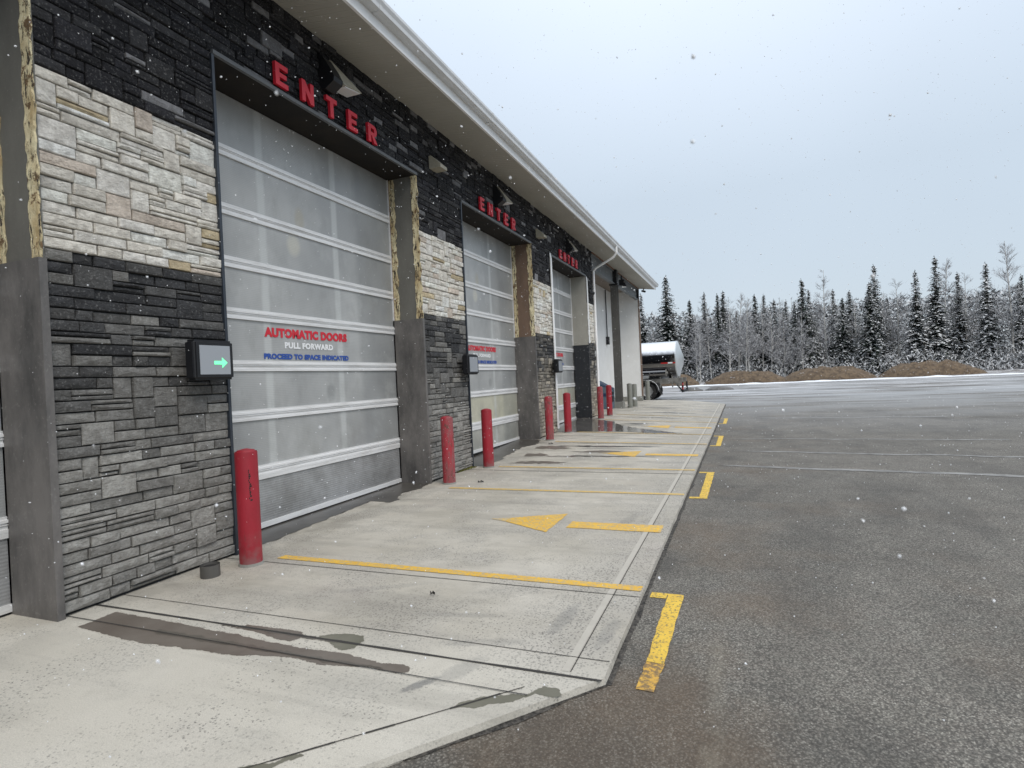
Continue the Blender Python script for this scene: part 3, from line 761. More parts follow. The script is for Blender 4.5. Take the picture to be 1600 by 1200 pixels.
for k in BAYS:
    d0 = DOORL+k*LANE; d1 = d0+DOORW; zb = g(d1)*.95
    up_, lo_ = (M_JUP2, M_JLO1) if k == 1 else ((M_JUP3, M_JLO3) if k == 2 else (M_JUP1, M_JLO1))
    zsplit = 2.48
    m = MB(); m.box(-.46, .045, d1-.012, d1+.004, zsplit, HEAD-.002); B(m, 'jamb_board', up_)
    m = MB(); m.box(-.46, .066, d1-.045, d1+.006, -.1, zsplit); B(m, 'jamb_cladding', lo_)
    m = MB(); m.box(-.46, .03, d0-.004, d0+.012, -.1, HEAD-.002); B(m, 'jamb_board', M_JUP1)
    m = MB(); m.box(-.455, .03, d0+.012, d1-.012, HEAD-.015, HEAD+.002); B(m, 'header_soffit', M_HSOFF)
    m = MB(); m.box(.03, .066, d0-.0, d1+.0, HEAD-.018, HEAD+.02); B(m, 'lintel', M_LINTEL)
    if k != 2:
        B(torn(d1-.012, -.44, -.345, zsplit, HEAD-.02, k+11, .026), 'torn_edge', M_TORN)
        B(torn(d1-.012, -.045, .06, zsplit+.002, HEAD-.02, k+31, .026), 'torn_edge', M_TORN)
        m = MB(); m.box(-.449, -.43, d1-.035, d1-.013, zsplit, HEAD-.02); B(m, 'rust_stain_strip', M_RUST)
    else:
        m = MB(); m.prism([(.067,zsplit+.05),(.085,zsplit+.05),(.085,4.5),(.067,4.62)], d1-.01, d1+.09); B(m, 'corner_trim', M_WHITE)
        m = MB(); m.prism([(.060,.2),(.08,.2),(.08,4.52),(.060,4.68)], d0-.09, d0+.02); B(m, 'corner_trim', M_WHITE)
    if k != 2:
        m = MB(); m.box(.0, .058, d0-.012, d0+.016, -.1, HEAD-.02); B(m, 'door_trim', M_DKTRIM)
    garage_door(d0, zb, yellow=(k >= 1))
    # ENTER
    sg = empty('enter_sign', (0, d0-8, HEAD+.045), parent=bld)
    for ch, yo in ltrs:
        m = MB()
        for poly in letter(ch): m.prism([(yo+a, b) for a, b in poly], .055, .092, axis='x')
        m.build('letter', M_SIGNR, sg)
    # wall lamp: black shroud with a beige wedge cover
    lm = empty('wall_lamp', (0, d0-8+1.5, HEAD+.32), parent=bld)
    m = MB(); m.prism([(.03,.02),(.12,.0),(.24,.07),(.25,.12),(.19,.24),(.10,.38),(.03,.44)], .0, .16); m.build('housing', M_BLACK, lm)
    m = MB(); m.hexa([(.04,.165,.10),(.27,.165,.08),(.27,.50,.13),(.04,.50,.13),(.04,.165,.42),(.08,.165,.42),(.08,.19,.42),(.04,.19,.42)])
    m.build('cover', M_BEIGE, lm)
    m = MB(); m.hexa([(.06,.19,.088),(.255,.19,.07),(.255,.48,.118),(.06,.48,.118),(.06,.19,.10),(.255,.19,.083),(.255,.48,.13),(.06,.48,.13)])
    m.build('lens', M_SIGNW, lm)
    # small sloping vent hood on the pier after the bay
    if k < 2:
        vh = MB(); vh.prism([(.04,0),(.24,0),(.24,.05),(.08,.20),(.04,.20)], .42, .64)
        o = vh.build('vent_hood', M_BEIGE, bld); o.location = (0, d1-8, 4.86)
    # signal box by the left side of each bay
    sb = empty('signal_box', (.13, d0-8-(.51 if k == 0 else .41), 1.62), parent=bld)
    m = MB(); b_ = bmesh.new(); bmesh.ops.create_cube(b_, size=1)
    bmesh.ops.scale(b_, vec=(.12,.41,.34), verts=b_.verts); bmesh.ops.bevel(b_, geom=b_.edges, offset=.022, segments=3, affect='EDGES')
    me = bpy.data.meshes.new('housing'); b_.to_mesh(me); b_.free(); me.materials.append(M_BLACK)
    o = bpy.data.objects.new('housing', me); COL.objects.link(o); o.parent = sb; o.location = (.06,.205,.17)
    m = MB(); m.box(.1195, .124, .052, .358, .045, .292); m.build('display', M_GLASS, sb)
    for zq in (.24, .10):
        m = MB(); m.tube([(-.1,.2,zq),(.02,.2,zq)], .02, 8); m.build('bracket', M_BLACK, sb)
    if k == 0:
        mg = bpy.data.materials.new('green_lamp'); mg.use_nodes = True; bs = mg.node_tree.nodes['Principled BSDF']
        bs.inputs['Base Color'].default_value = (.05,.5,.2,1); bs.inputs['Emission Color'].default_value = (.2,1,.45,1); bs.inputs['Emission Strength'].default_value = 1.1
        m = MB(); m.prism([(.19,.16),(.27,.16),(.27,.19),(.325,.145),(.27,.10),(.27,.13),(.19,.13)], .1245, .127, axis='x'); m.build('green_arrow', mg, sb)
# roof edge
m = MB(); m.hexa([(-.05,YS-.4,SOF0),(.80,YS-.4,SOF1),(.80,28.3,SOF1),(-.05,28.3,SOF0),(-.05,YS-.4,SOF0+.03),(.80,YS-.4,SOF1+.03),(.80,28.3,SOF1+.03),(-.05,28.3,SOF0+.03)])
B(m, 'soffit', M_SOFF)
m = MB(); m.box(.80, .835, YS-.4, 28.3, SOF1-.02, SOF1+.22); B(m, 'fascia', M_WHITE)
m = MB(); m.prism([(.836,5.60),(.90,5.595),(.94,5.615),(.945,5.66),(.965,5.70),(.965,5.735),(.95,5.735),(.95,5.70),(.93,5.66),(.925,5.63),(.85,5.62),(.85,5.735),(.836,5.735)], YS-.42, 28.36)
gt = B(m, 'gutter', M_GUT)
m = MB()
for yy in [YS+2+i*3.05 for i in range(12)]: m.prism([(.838,5.592),(.90,5.588),(.945,5.61),(.951,5.66),(.971,5.70),(.971,5.735),(.966,5.735),(.966,5.70),(.946,5.66),(.941,5.616),(.90,5.594),(.838,5.598)], yy, yy+.05)
o = m.build('gutter_seam', M_GUT, gt)
m = MB(); m.hexa([(-16.6,YS-.4,6.6),(.90,YS-.4,5.74),(.90,28.36,5.74),(-16.6,28.36,6.6),(-16.6,YS-.4,6.75),(.90,YS-.4,5.77),(.90,28.36,5.77),(-16.6,28.36,6.75)])
rf = B(m, 'roof', M_ROOF)
m = MB(); m.hexa([(-16,28.0,5.6),(-.06,28.0,5.63),(-.06,28.25,5.63),(-16,28.25,5.6),(-16,28.0,6.55),(-.06,28.0,5.75),(-.06,28.25,5.75),(-16,28.25,6.55)]); B(m, 'gable', M_STUCCO)
# end bay
m = MB(); m.box(-16, -.02, 28.145, 28.19, -.1, 5.6); B(m, 'end_wall_cladding', M_JLO3)
m = MB(); m.box(-16, -1.26, 28.0, 28.14, -.1, 5.6); B(m, 'end_wall', M_STUCCO)
m = MB(); m.box(-1.25, -1.21, 18.7, 27.9, .18, 5.6); m.box(-1.21, .02, 27.9, 28.1, .42, 5.6); B(m, 'bay_wall', M_STUCCO)
m = MB(); m.box(-1.215, .04, 27.86, 28.14, -.1, .42); m.box(-1.215, -1.17, 18.7, 27.86, .15, .42); B(m, 'plinth', M_PLINTH)
m = MB(); m.box(.02, .06, 27.88, 28.12, .42, 5.58); B(m, 'corner_trim', M_JUP2)
m = MB(); m.box(-1.2, -.06, 18.7, 27.9, 5.45, 5.5); B(m, 'bay_ceiling', M_CEIL)
m = MB(); m.box(-.09, .05, 18.69, 27.95, 5.50, 5.53); m.box(-.09, .05, 18.69, 27.95, 5.02, 5.05); m.box(-.03, -.01, 18.69, 27.95, 5.05, 5.50); B(m, 'steel_beam', M_BEAM)
m = MB(); m.box(-.05, .06, 18.69, 27.95, 5.532, 5.60); B(m, 'rusty_flashing', M_RUST)
m = MB(); m.box(-.13, .13, 22.3, 22.33, .45, 5.02); m.box(-.13, .13, 22.55, 22.58, .45, 5.02); m.box(-.02, .02, 22.33, 22.55, .45, 5.02); cl = B(m, 'steel_column', M_STEEL)
m = MB(); m.box(-.14, .14, 22.28, 22.60, 5.06, 5.56); m.box(-.16,.16,22.26,22.62,4.96,5.015); B(m, 'column_cap', M_BLACK)
m = MB(); m.box(-.18, .18, 22.25, 22.63, .1, .45); B(m, 'column_base', M_PLINTH)
m = MB(); m.tube([(-1.16,26.2,5.4),(-1.16,26.2,3.2)], .025, 8); m.box(-1.21,-1.08,26.1,26.3,2.9,3.25); B(m, 'conduit', M_BLACK)
m = MB(); m.box(-.08, .08, 27.75, 27.95, 5.08, 5.5); B(m, 'end_bracket', M_BLACK)
fl_ = empty('flood_lamp', (.16, 23.2-8, 5.16), parent=bld)
m = MB(); m.tube([(0,0,.3),(0,0,.1)], .03, 8); m.hexa([(-.08,-.14,-.1),(.2,-.14,-.16),(.2,.14,-.16),(-.08,.14,-.1),(-.08,-.12,.12),(.1,-.12,.12),(.1,.12,.12),(-.08,.12,.12)]); m.build('housing', M_BLACK, fl_)
m = MB(); m.box(.0,.16,-.1,.1,-.175,-.155); m.build('lens', M_SIGNW, fl_)
for (cx_, cy_, cz_) in ((.28,28.1,5.42),(.1,18.2,4.15)):
    cm = empty('security_camera', (cx_, cy_-8, cz_), parent=bld)
    m = MB(); m.tube([(0,0,.18),(0,0,.06)], .025, 8); m.tube([(-.06,-.1,.02),(.06,.08,.0)], [.045,.05], 10); m.build('housing', M_BLACK, cm)
# downspout
m = MB()
m.tube([(.90,18.5,5.62),(.90,18.5,5.40),(.80,18.52,5.28),(.20,18.6,5.02),(.10,18.62,4.93),(.095,18.62,4.75),(.095,18.62,.42),(.16,18.62,.30)], .040, 10)
B(m, 'downspout', M_WHITE, smooth=True)

# ------------------------------------------------------------------ bollards
def bollard(y, x=.4, mat=M_RED, h=.985, r=.093, label='', group=None, cat='bollard', name='bollard', scuff=False):
    z0 = gz(x, y)
    e = empty(name, (x, y, z0)); tag(e, label, cat, group)
    m = MB(); m.tube([(0,0,-.03),(0,0,h-.015),(0,0,h)], [r,r,r*.97], 32, cap=False)
    o = m.build('post', mat, e, smooth=True, fix=False)
    m = MB(); m.tube([(0,0,h-.012),(0,0,h+.012),(0,0,h+.024)], [r*.97,r*.75,r*.2], 32); m.build('cap', mat, e, smooth=True)
    m = MB(); m.tube([(0,0,-.01),(0,0,.022)], [r*1.16,r*1.04], 24); m.build('foot_ring', M_PLINTH, e)
    if scuff:
        m = MB(); rr = random.Random(2)
        def P(a, z, rr_): return (math.cos(a)*rr_, math.sin(a)*rr_, z)
        for i in range(16):
            z = h-.42+i*.017; a0 = -.62+rr.uniform(-.07,.05); a1 = a0+rr.uniform(.06,.2)
            m.face([P(a0,z,r+.0012),P(a1,z,r+.0012),P(a1+.02,z+.014,r+.0012),P(a0+.02,z+.014,r+.0012)])
        m.build('scuff_mark', M_RUB, e, fix=False)
    return e
G_ = 'red bollards in front of the bays'
bollard(3.80, .41, label='nearest and largest red bollard with a black scuff, left of the first roll-up door', group=G_, scuff=True)
bollard(7.60, .35, M_REDW, label='weathered red bollard with chipped paint in front of the first grey stone pier', group=G_)
bollard(9.02, .36, label='clean red bollard in front of the left part of the second door', group=G_)
bollard(12.55, .33, M_REDW, label='chipped red bollard before the stone pier between second and third doors', group=G_)
bollard(14.02, .34, label='red bollard in front of the third door, right of the second stone pier', group=G_)
bollard(17.58, .37, M_REDW, label='red bollard with worn grey-green side, left of the close pair by the downspout', group=G_)
bollard(18.65, .42, label='last red bollard, right one of the close pair by the blue bin', group=G_)
bollard(22.7, .37, M_GREYPOST, h=.94, r=.10, label='larger unpainted grey bollard just right of the steel column', group='grey bollards by the end bay')
bollard(23.5, .42, M_GREYPOST, h=.90, r=.10, label='grey bollard half hidden behind the larger grey one by the column', group='grey bollards by the end bay')
bollard(29.2, .10, M_GREYPOST, h=.95, r=.11, label='farthest grey bollard standing in front of the trailer wheel', group='grey bollards by the end bay')
# near post base beside first bay
e = empty('stub_post', (.32, 3.46, 0)); tag(e, 'short weathered grey steel stub with open top at the far left, before the first bollard', 'post')
m = MB(); m.tube([(0,0,-.02),(0,0,.10)], [.075,.075], 20, cap=False); m.build('sleeve', M_STEEL, e, smooth=True)
m = MB(); m.tube([(0,0,.0),(0,0,.085)], [.05,.05], 16); m.build('core', M_RUB, e)

m = MB(); r = random.Random(8)
for i in range(420):
    a, y = r.uniform(0, 1), r.uniform(8.45, 9.02); x = .045+.10*a*a*(y-8.4)/.6; z = r.uniform(.002,.03)*(1-a)
    d = Vector((r.uniform(-1,1), r.uniform(-1,1), r.uniform(.4,1.5))).normalized()*.022; s = Vector((r.uniform(-1,1), r.uniform(-1,1), 0)).normalized()*.007
    p = Vector((x, y, gz(x, y)+z*.4)); v_ = r.uniform(.7,1.3); c = (.11*v_, .13*v_, .03*v_) if r.random() < .7 else (.25*v_, .20*v_, .06*v_)
    m.face([p-s, p+s, p+d], c)
mm = Mat('moss', rough=.9); mm.color(mm.attr())
o = m.build('moss_tuft', mm.m, fix=False); tag(o, 'yellow-green moss at the foot of the first stone pier', 'moss', kind='stuff')
for (x, y, s_, lb) in ((.80, 7.72, .05, 'small dark dead leaf on the concrete right of the weathered bollard'), (.55, 11.9, .055, 'tiny dark curled leaf on the wet concrete before the second door'), (2.35, 3.55, .02, 'tiny black pebble on the clean slab between the first yellow line and the joint')):
    m = MB(); n = 9; m.v = [(0,0,.012)] + [(math.cos(2*PI*i/n)*s_*(1+.35*math.sin(i*2.3)), math.sin(2*PI*i/n)*s_*.45*(1+.3*math.cos(i*1.7)), .004+.014*((i*7) % 3)) for i in range(n)]
    m.f = [(0, 1+i, 1+(i+1) % n) for i in range(n)]; m.c = [None]*n
    o = m.build('dead_leaf' if 'leaf' in lb else 'pebble', M_RUB, fix=False, loc=(x, y, gz(x, y)+.003)); tag(o, lb, 'leaf' if 'leaf' in lb else 'pebble')
# ------------------------------------------------------------------ bin
e = empty('waste_bin', (-.38, 21.9, .2)); tag(e, 'dark blue sloped-top bin with slate blue side, behind the red bollards under the end bay', 'bin')
m = MB(); m.hexa([(-.25,-.38,0),(.22,-.38,0),(.22,.38,0),(-.25,.38,0),(-.27,-.40,1.0),(.24,-.40,.78),(.24,.40,.72),(-.27,.40,1.0)]); m.build('body', M_BING, e)
m = MB(); m.hexa([(-.30,-.42,1.01),(.27,-.42,.79),(.27,.42,.73),(-.30,.42,1.01),(-.28,-.36,1.09),(.22,-.36,.86),(.22,.36,.80),(-.28,.36,1.09)]); m.build('lid', M_BINB, e)
m = MB(); m.box(.232,.25,-.25,.15,.55,.66); m.box(.228,.246,-.15,.15,.28,.50); m.build('slot', M_BLACK, e)
m = MB(); m.box(-.27,-.2,-.405,-.385,.1,.9); m.box(-.1,.14,-.40,-.385,.5,.62); m.build('front_panel', M_BINB, e)

# ------------------------------------------------------------------ tank trailer
T = empty('tank_trailer', (1.15, 34.1, -.035), rz=math.radians(-2)); tag(T, 'polished tanker trailer parked past the building corner, rear end towards the lot', 'trailer')
R0 = 1.06; ZC = 2.24
def ring(x, r, n=48): return [(x, math.cos(2*PI*i/n)*r*1.06, ZC+math.sin(2*PI*i/n)*r) for i in range(n)]
def loft(rings):
    m = MB(); n = len(rings[0])
    for rr in rings: m.v += rr
    for j in range(len(rings)-1):
        for i in range(n):
            k = (i+1) % n; m.f.append((j*n+i, j*n+k, (j+1)*n+k, (j+1)*n+i)); m.c.append(None)
    return m
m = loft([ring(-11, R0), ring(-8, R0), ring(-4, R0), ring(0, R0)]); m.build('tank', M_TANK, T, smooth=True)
m = loft([ring(.0, R0*.998), ring(.02, R0*.97), ring(.30, R0*.22), ring(.31, .01)]); m.build('tank_head', M_TANKE, T, smooth=True)
m = MB()
for x in (-.03, -2.4, -4.8, -7.2): 
    n = 48
    a = ring(x, R0+.012); b_ = ring(x+.05, R0+.012)
    for i in range(n): m.face([a[i], a[(i+1)%n], b_[(i+1)%n], b_[i]])
m.build('tank_band', M_TANKE, T)
m = MB(); m.prism([(-1.5,1.24),(-1.06,1.30),(-.96,1.55),(-1.02,1.58),(-1.12,1.40),(-1.5,1.34)], -11, -1.45, axis='x'); m.build('catwalk', M_TANKE, T)
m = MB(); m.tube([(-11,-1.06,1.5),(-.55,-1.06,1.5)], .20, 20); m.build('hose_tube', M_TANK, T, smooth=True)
m = MB(); m.tube([(-.55,-1.06,1.5),(-.50,-1.06,1.5)], .21, 20); m.tube([(-.56,-1.06,1.5),(-.44,-1.06,1.5)], .08, 12); m.build('tube_cap', M_FRAME, T)
m = MB(); m.box(-11, .30, -1.02, -.90, .95, 1.20); m.box(-11, .30, .90, 1.02, .95, 1.20); m.box(-.5, -.35, -.9, .9, .92, 1.2); m.box(-.05,.30,-1.04,-.70,.82,1.22)
for x in (-.9, -.25, .1): m.box(x, x+.07, -1.05, -1.0, .7, 1.3)
m.box(-.90,.28,-1.06,-1.03,.90,1.19); m.build('frame', M_FRAME, T)
m = MB(); m.box(.27, .37, -1.15, 1.15, .40, .52); m.box(.27,.36,-1.02,-.90,.5,.98); m.box(.27,.36,.90,1.02,.5,.98); m.prism([(.0,.95),(.3,.5),(.3,.4),(-.1,.92)], -1.0, -.94); m.build('bumper', M_BLACK, T)
for zz in (.55, .78): 
    m = MB(); m.box(.33,.375,-1.20,-1.05,zz,zz+.14); m.build('tail_light', M_REFL, T)
m = MB()
m.box(-.78, -.40, -1.155, -1.135, 2.02, 2.09); m.box(-.15, 0, -1.155, -1.135, 2.02, 2.09); m.build('reflective_strip', M_REFL, T)
m = MB(); m.box(-.40, -.15, -1.156, -1.134, 2.02, 2.09); m.box(-2.2,-1.9,-1.156,-1.134,2.02,2.09); m.build('reflective_strip', M_SIGNW, T)
for ax in (-1.60, -2.95):
    fm = MB()
    prev = None
    for i in range(13):
        t = PI*(i/12)*.92+.04
        p = (ax+math.cos(t)*.66, .50+math.sin(t)*.62)
        if prev:
            fm.hexa([(prev[0],-1.26,prev[1]),(p[0],-1.26,p[1]),(p[0],-.62,p[1]),(prev[0],-.62,prev[1]),(prev[0]*1.0,-1.26,prev[1]+.03),(p[0],-1.26,p[1]+.03),(p[0],-.62,p[1]+.03),(prev[0],-.62,prev[1]+.03)])
        prev = p
    fm.build('fender', M_BLACK, T)
    fe = MB(); pts = [(ax+math.cos(PI*(i/16)*.92+.04)*.67, -1.27, .53+math.sin(PI*(i/16)*.92+.04)*.62) for i in range(17)]; fe.tube(pts, .014, 6); fe.build('fender_edge', M_SIGNW, T)
    for sd_ in (-1, 1):
        wl = empty('wheel', (ax, sd_*1.0, .52), parent=T)
        m = MB(); prof = [(.30,-.15),(.46,-.16),(.505,-.12),(.52,-.05),(.52,.05),(.505,.12),(.46,.16),(.30,.15)]; n = 40
        for r, yy in prof: m.v += [(math.cos(2*PI*i/n)*r, yy, math.sin(2*PI*i/n)*r) for i in range(n)]
        for j in range(len(prof)-1):
            for i in range(n): k = (i+1) % n; m.f.append((j*n+i, j*n+k, (j+1)*n+k, (j+1)*n+i)); m.c.append(None)
        m.build('tyre', M_RUB, wl, smooth=True)
        m = MB(); prof = [(.31,-.15),(.29,-.13),(.25,-.04),(.12,-.02),(.11,-.12),(.0,-.13)]
        for r, yy in prof: m.v += [(math.cos(2*PI*i/n)*r, yy, math.sin(2*PI*i/n)*r) for i in range(n)]
        for j in range(len(prof)-1):
            for i in range(n): k = (i+1) % n; m.f.append((j*n+i, j*n+k, (j+1)*n+k, (j+1)*n+i)); m.c.append(None)
        m.build('rim', M_RIM, wl, smooth=True)
m = MB(); m.hexa([(-.86,-1.24,.30),(-.82,-1.24,.30),(-.82,-.66,.30),(-.86,-.66,.30),(-1.0,-1.24,.98),(-.96,-1.24,.98),(-.96,-.66,.98),(-1.0,-.66,.98)]); m.build('mudflap', M_RUB, T)
m = MB(); m.box(-4,-2.5,-.25,.25,3.28,3.33); m.tube([(-.42,-.1,3.28),(-.42,-.1,3.38)],.04,8); m.build('manhole', M_TANKE, T)

# ------------------------------------------------------------------ mounds, snow
def mound(cx, cy, rx, ry, h, label, seed):
    m = MB(); n, k = 40, 12; rows = []
    for j in range(k+1):
        t = j/k; row = []
        for i in range(n):
            a = 2*PI*i/n
            q = 1+.22*noise.noise(Vector((math.cos(a)*1.4, math.sin(a)*1.4, seed)))
            x, y = math.cos(a)*rx*(1-t)*q, math.sin(a)*ry*(1-t)*q
            z = h*min(1, (t*1.9))**.8*(1+.25*noise.noise(Vector((x*.9, y*.9, seed)))) + (.16*noise.noise(Vector((x*2.6, y*2.6, seed)))+.10*noise.noise(Vector((x*7, y*7, seed))))*(t > 0)*min(1, h)
            row.append((x, y, z-.1 if t == 0 else z))
        rows.append(row)
    for row in rows: m.v += row
    for j in range(k):
        for i in range(n):
            l = (i+1) % n; m.f.append((j*n+i, j*n+l, (j+1)*n+l, (j+1)*n+i)); m.c.append(None)
    o = m.build('dirt_mound', M_DIRT, smooth=True, fix=False, loc=(cx, cy, -.04)); tag(o, label, 'dirt mound', 'dirt piles along the end of the lot'); return o
mound(5.1, 67, 4.4, 2.2, 1.2, 'long brown dirt pile in the middle of the lot end, snow along its foot', 1)
mound(12.6, 67, 4.6, 2.4, 1.2, 'brown dirt pile right of the long middle pile', 2)
mound(-2.0, 66, 2.4, 2.0, 1.1, 'small brown dirt pile just behind the tanker trailer rear', 3)
mound(21.5, 68, 4.4, 2.4, 1.3, 'rightmost brown dirt pile at the far edge of the lot', 4)
m = MB(); n = 260; r = random.Random(5)
prev = None
for i in range(n+1):
    x = -60+150*i/n; wN = 61.2+.7*noise.noise(Vector((x*.35, 0, 0)))+.3*noise.noise(Vector((x*1.7, 0, 0))); h = .02+.09*(noise.noise(Vector((x*.8, 5, 0)))+.5)
    h *= .35+1.1*max(0, noise.noise(Vector((x*.5, 9, 0)))+.45)
    cur = [(x, wN-.5-.3*noise.noise(Vector((x*1.2,3,0))), -.05), (x, wN, h*.8), (x, wN+.7, h*.8), (x, wN+1.6, -.08)]
    if prev:
        for j in range(3): m.face([prev[j], cur[j], cur[j+1], prev[j+1]])
    prev = cur
o = m.build('snow_bank', M_SNOW, smooth=True, fix=False); tag(o, kind='stuff', label='low ridge of ploughed snow along the end of the lot', cat='snow')
for (cx, cy, rx, h, lab) in ((.9, 46.5, 1.0, .26, 'low dark heap of muddy slush beside the trailer bumper'), (2.9, 47.2, 1.2, .24, 'low dark heap of muddy slush right of the trailer, farther from the bumper')):
    o = mound(cx, cy, rx, .8, h, lab, int(cx*7)); o.name = 'slush_heap'; o.data.materials[0] = M_WETD; o['category'] = 'slush heap'; o['group'] = 'muddy heaps on the lot'

# ------------------------------------------------------------------ trees
def conifer_mesh(H, seed, narrow=1.0, snow=.42, gap=0):
    r = random.Random(seed); fo = MB()
    R = H*.20*narrow
    z = H*.05
    while z < H*.985:
        t = z/H
        rad = R*((1-t)**.85)*(1.0 if t > .14 else .75+t*1.8)+.10
        nb = max(5, int(11*(1-t)+5))
        for b_ in range(nb):
            a = r.uniform(0, 2*PI); L_ = rad*r.uniform(.55, 1.2)
            if r.random() < gap: continue
            droop = r.uniform(.15, .5)*(1-t*.8); d = Vector((math.cos(a), math.sin(a), 0)); sd_ = Vector((-d.y, d.x, 0))
            ns_ = max(2, int(L_/.20)); 
            for s in range(ns_):
                q = (s+.4)/ns_
                p = d*(L_*q) + Vector((0, 0, z - droop*L_*q*q + r.uniform(-.05,.05)))
                w_ = (.15+.25*(1-q))*r.uniform(.7,1.3)*(1-.55*t); ln = .24*r.uniform(.8,1.4)*(1-.4*t)
                tip = p + d*ln + Vector((0,0,-.10*r.random()-.02)); 
                for sg in (-1, 1):
                    e1 = p + sd_*w_*sg + d*ln*.5 + Vector((0,0,-.10*r.random()))
                    sn = r.random() < snow*(.75+.4*q)
                    if sn: v_ = r.uniform(.7,.92); c = (v_, v_, v_*1.01)
                    else: v_ = r.uniform(.6,1.8); c = (.032*v_, .042*v_, .033*v_)
                    fo.face([p, e1, tip], c)
                # hanging needles below
                v_ = r.uniform(.5,1.3)
                fo.face([p - sd_*w_*.6, p + sd_*w_*.6, p + d*ln*.3 + Vector((0,0,-.25*r.uniform(.6,1.2)*(1-.5*t)))], (.018*v_, .028*v_, .022*v_))
        z += .20*(1-.45*t) * (H/12)**.5
    # leader
    for k in range(10):
        a = r.uniform(0, 2*PI); zz = H*(.93+.07*k/10)
        fo.face([(0,0,zz+.14), (math.cos(a)*.14,math.sin(a)*.14,zz), (math.cos(a+1)*.05,math.sin(a+1)*.05,zz+.02)], (.03,.04,.035))
    tr = MB(); tr.tube([(0,0,-.3),(0,0,H*.5),(0,0,H)], [H*.011+.03, H*.007+.02, .012], 7)
    return fo, tr
def birch_mesh(H, seed, lean=0):
    r = random.Random(seed); tw = MB(); tr = MB()
    def P(t): return Vector((lean*H*t + .18*math.sin(t*5+seed)*t, .12*math.cos(t*4+seed)*t, H*t))
    tr.tube([P(i/8) for i in range(9)], [max(.018, (.012*H*.62)*(1-i/8)+.015) for i in range(9)], 7)
    def twig(p, d, L_, w_, depth):
        q = p + d*L_
        s = d.cross(Vector((r.uniform(-1,1), r.uniform(-1,1), r.uniform(-1,1)))).normalized()*w_
        v_ = r.uniform(.45,.88) if r.random() < .5 else r.uniform(.10,.22); c = (v_, v_*.99, v_)
        s2 = s.cross(d).normalized()*w_
        tw.face([p-s, p+s, q], c)
        if depth < 2: tw.face([p-s2, p+s2, q], c)
        if depth >= 3: return
        n_ = {0: 7, 1: 5, 2: 4}[depth]
        for i in range(n_):
            t = r.uniform(.2, 1); dd = (d + Vector((r.uniform(-1,1), r.uniform(-1,1), r.uniform(-.5,.9)))*.75).normalized()
            twig(p+d*L_*t, dd, L_*r.uniform(.35,.6), w_*.6, depth+1)
    for i in range(int(58)):
        t = r.uniform(.22, .98); a = r.uniform(0, 2*PI)
        d = Vector((math.cos(a), math.sin(a), r.uniform(.4, 1.2))).normalized()
        twig(P(t), d, H*.21*(1.15-t)*r.uniform(.7,1.2), .038*(1.3-t), 0)
    return tw, tr
protos = {}
def tree(kind, x, y, h, label, group, rz):
    e = empty('spruce_tree' if kind[0] == 'c' else 'aspen_tree', (x, y, -.05), rz)
    tag(e, label, 'tree', group)
    if kind not in protos:
        H = 12.0; i = int(kind[1:])
        if kind[0] == 'c':
            f_, t_ = conifer_mesh(H, 50+i, [1.0,.8,1.15,.62,.9,.7][i % 6], [.42,.66,.5,.45,.70,.62][i % 6], [0,.1,0,.15,.2,.1][i % 6])
            a = f_.build('foliage', M_FOL, None, fix=False); b_ = t_.build('trunk', M_TRUNK, None)
        else:
            f_, t_ = birch_mesh(H, 80+i, [0,.05,-.06,.02,.35][i % 5])
            a = f_.build('branches', M_TWIG, None, fix=False); b_ = t_.build('trunk', M_BIRCH, None, smooth=True)
        protos[kind] = (a.data, b_.data, a.name.split('.')[0]); bpy.data.objects.remove(a); bpy.data.objects.remove(b_)
    da, db, nm = protos[kind]
    for nme, dt in ((nm, da), ('trunk', db)):
        o = bpy.data.objects.new(nme, dt); COL.objects.link(o); o.parent = e
    e.scale = (h/12.0,)*3
    return e
GT = 'snow-dusted trees of the forest edge'
# (x at distance 85, height) from the skyline
front = [('c2',-4.75,15.1,'tallest and broadest dark spruce, standing above the tanker trailer'),
 ('c4',-8.6,13.2,'pale frosted spruce right beside the end of the building roof'),
 ('c0',-2.0,11.9,'dark pointed spruce right of the tallest one, over the trailer rear'),
 ('c3',0.15,12.4,'very narrow spruce with frosted top left of the middle of the forest edge'),
 ('c0',2.55,12.6,'dark-topped spruce in the middle of the forest edge'),
 ('c3',1.9,11.9,'thin spruce touching the left side of the dark-topped middle one'),
 ('c0',6.6,11.6,'dark spruce right of the bare aspens in the middle'),
 ('c3',7.8,9.9,'short thin spruce just left of the two shorter ones on the right'),
 ('c1',8.9,10.6,'spruce with a thin open crown near the right, between two shorter ones'),
 ('c5',10.1,9.3,'shorter narrow spruce left of the tall right-hand spruce'),
 ('c0',12.15,12.8,'tall dark spruce at the right end of the visible forest edge'),
 ('c2',11.4,10.2,'mid-sized spruce tucked against the left side of the tall right-hand spruce')]
for i, (k, x, h, lab) in enumerate(front):
    tree(k, x, 85+((i*37) % 5)-2, h, lab, GT, i*1.3)
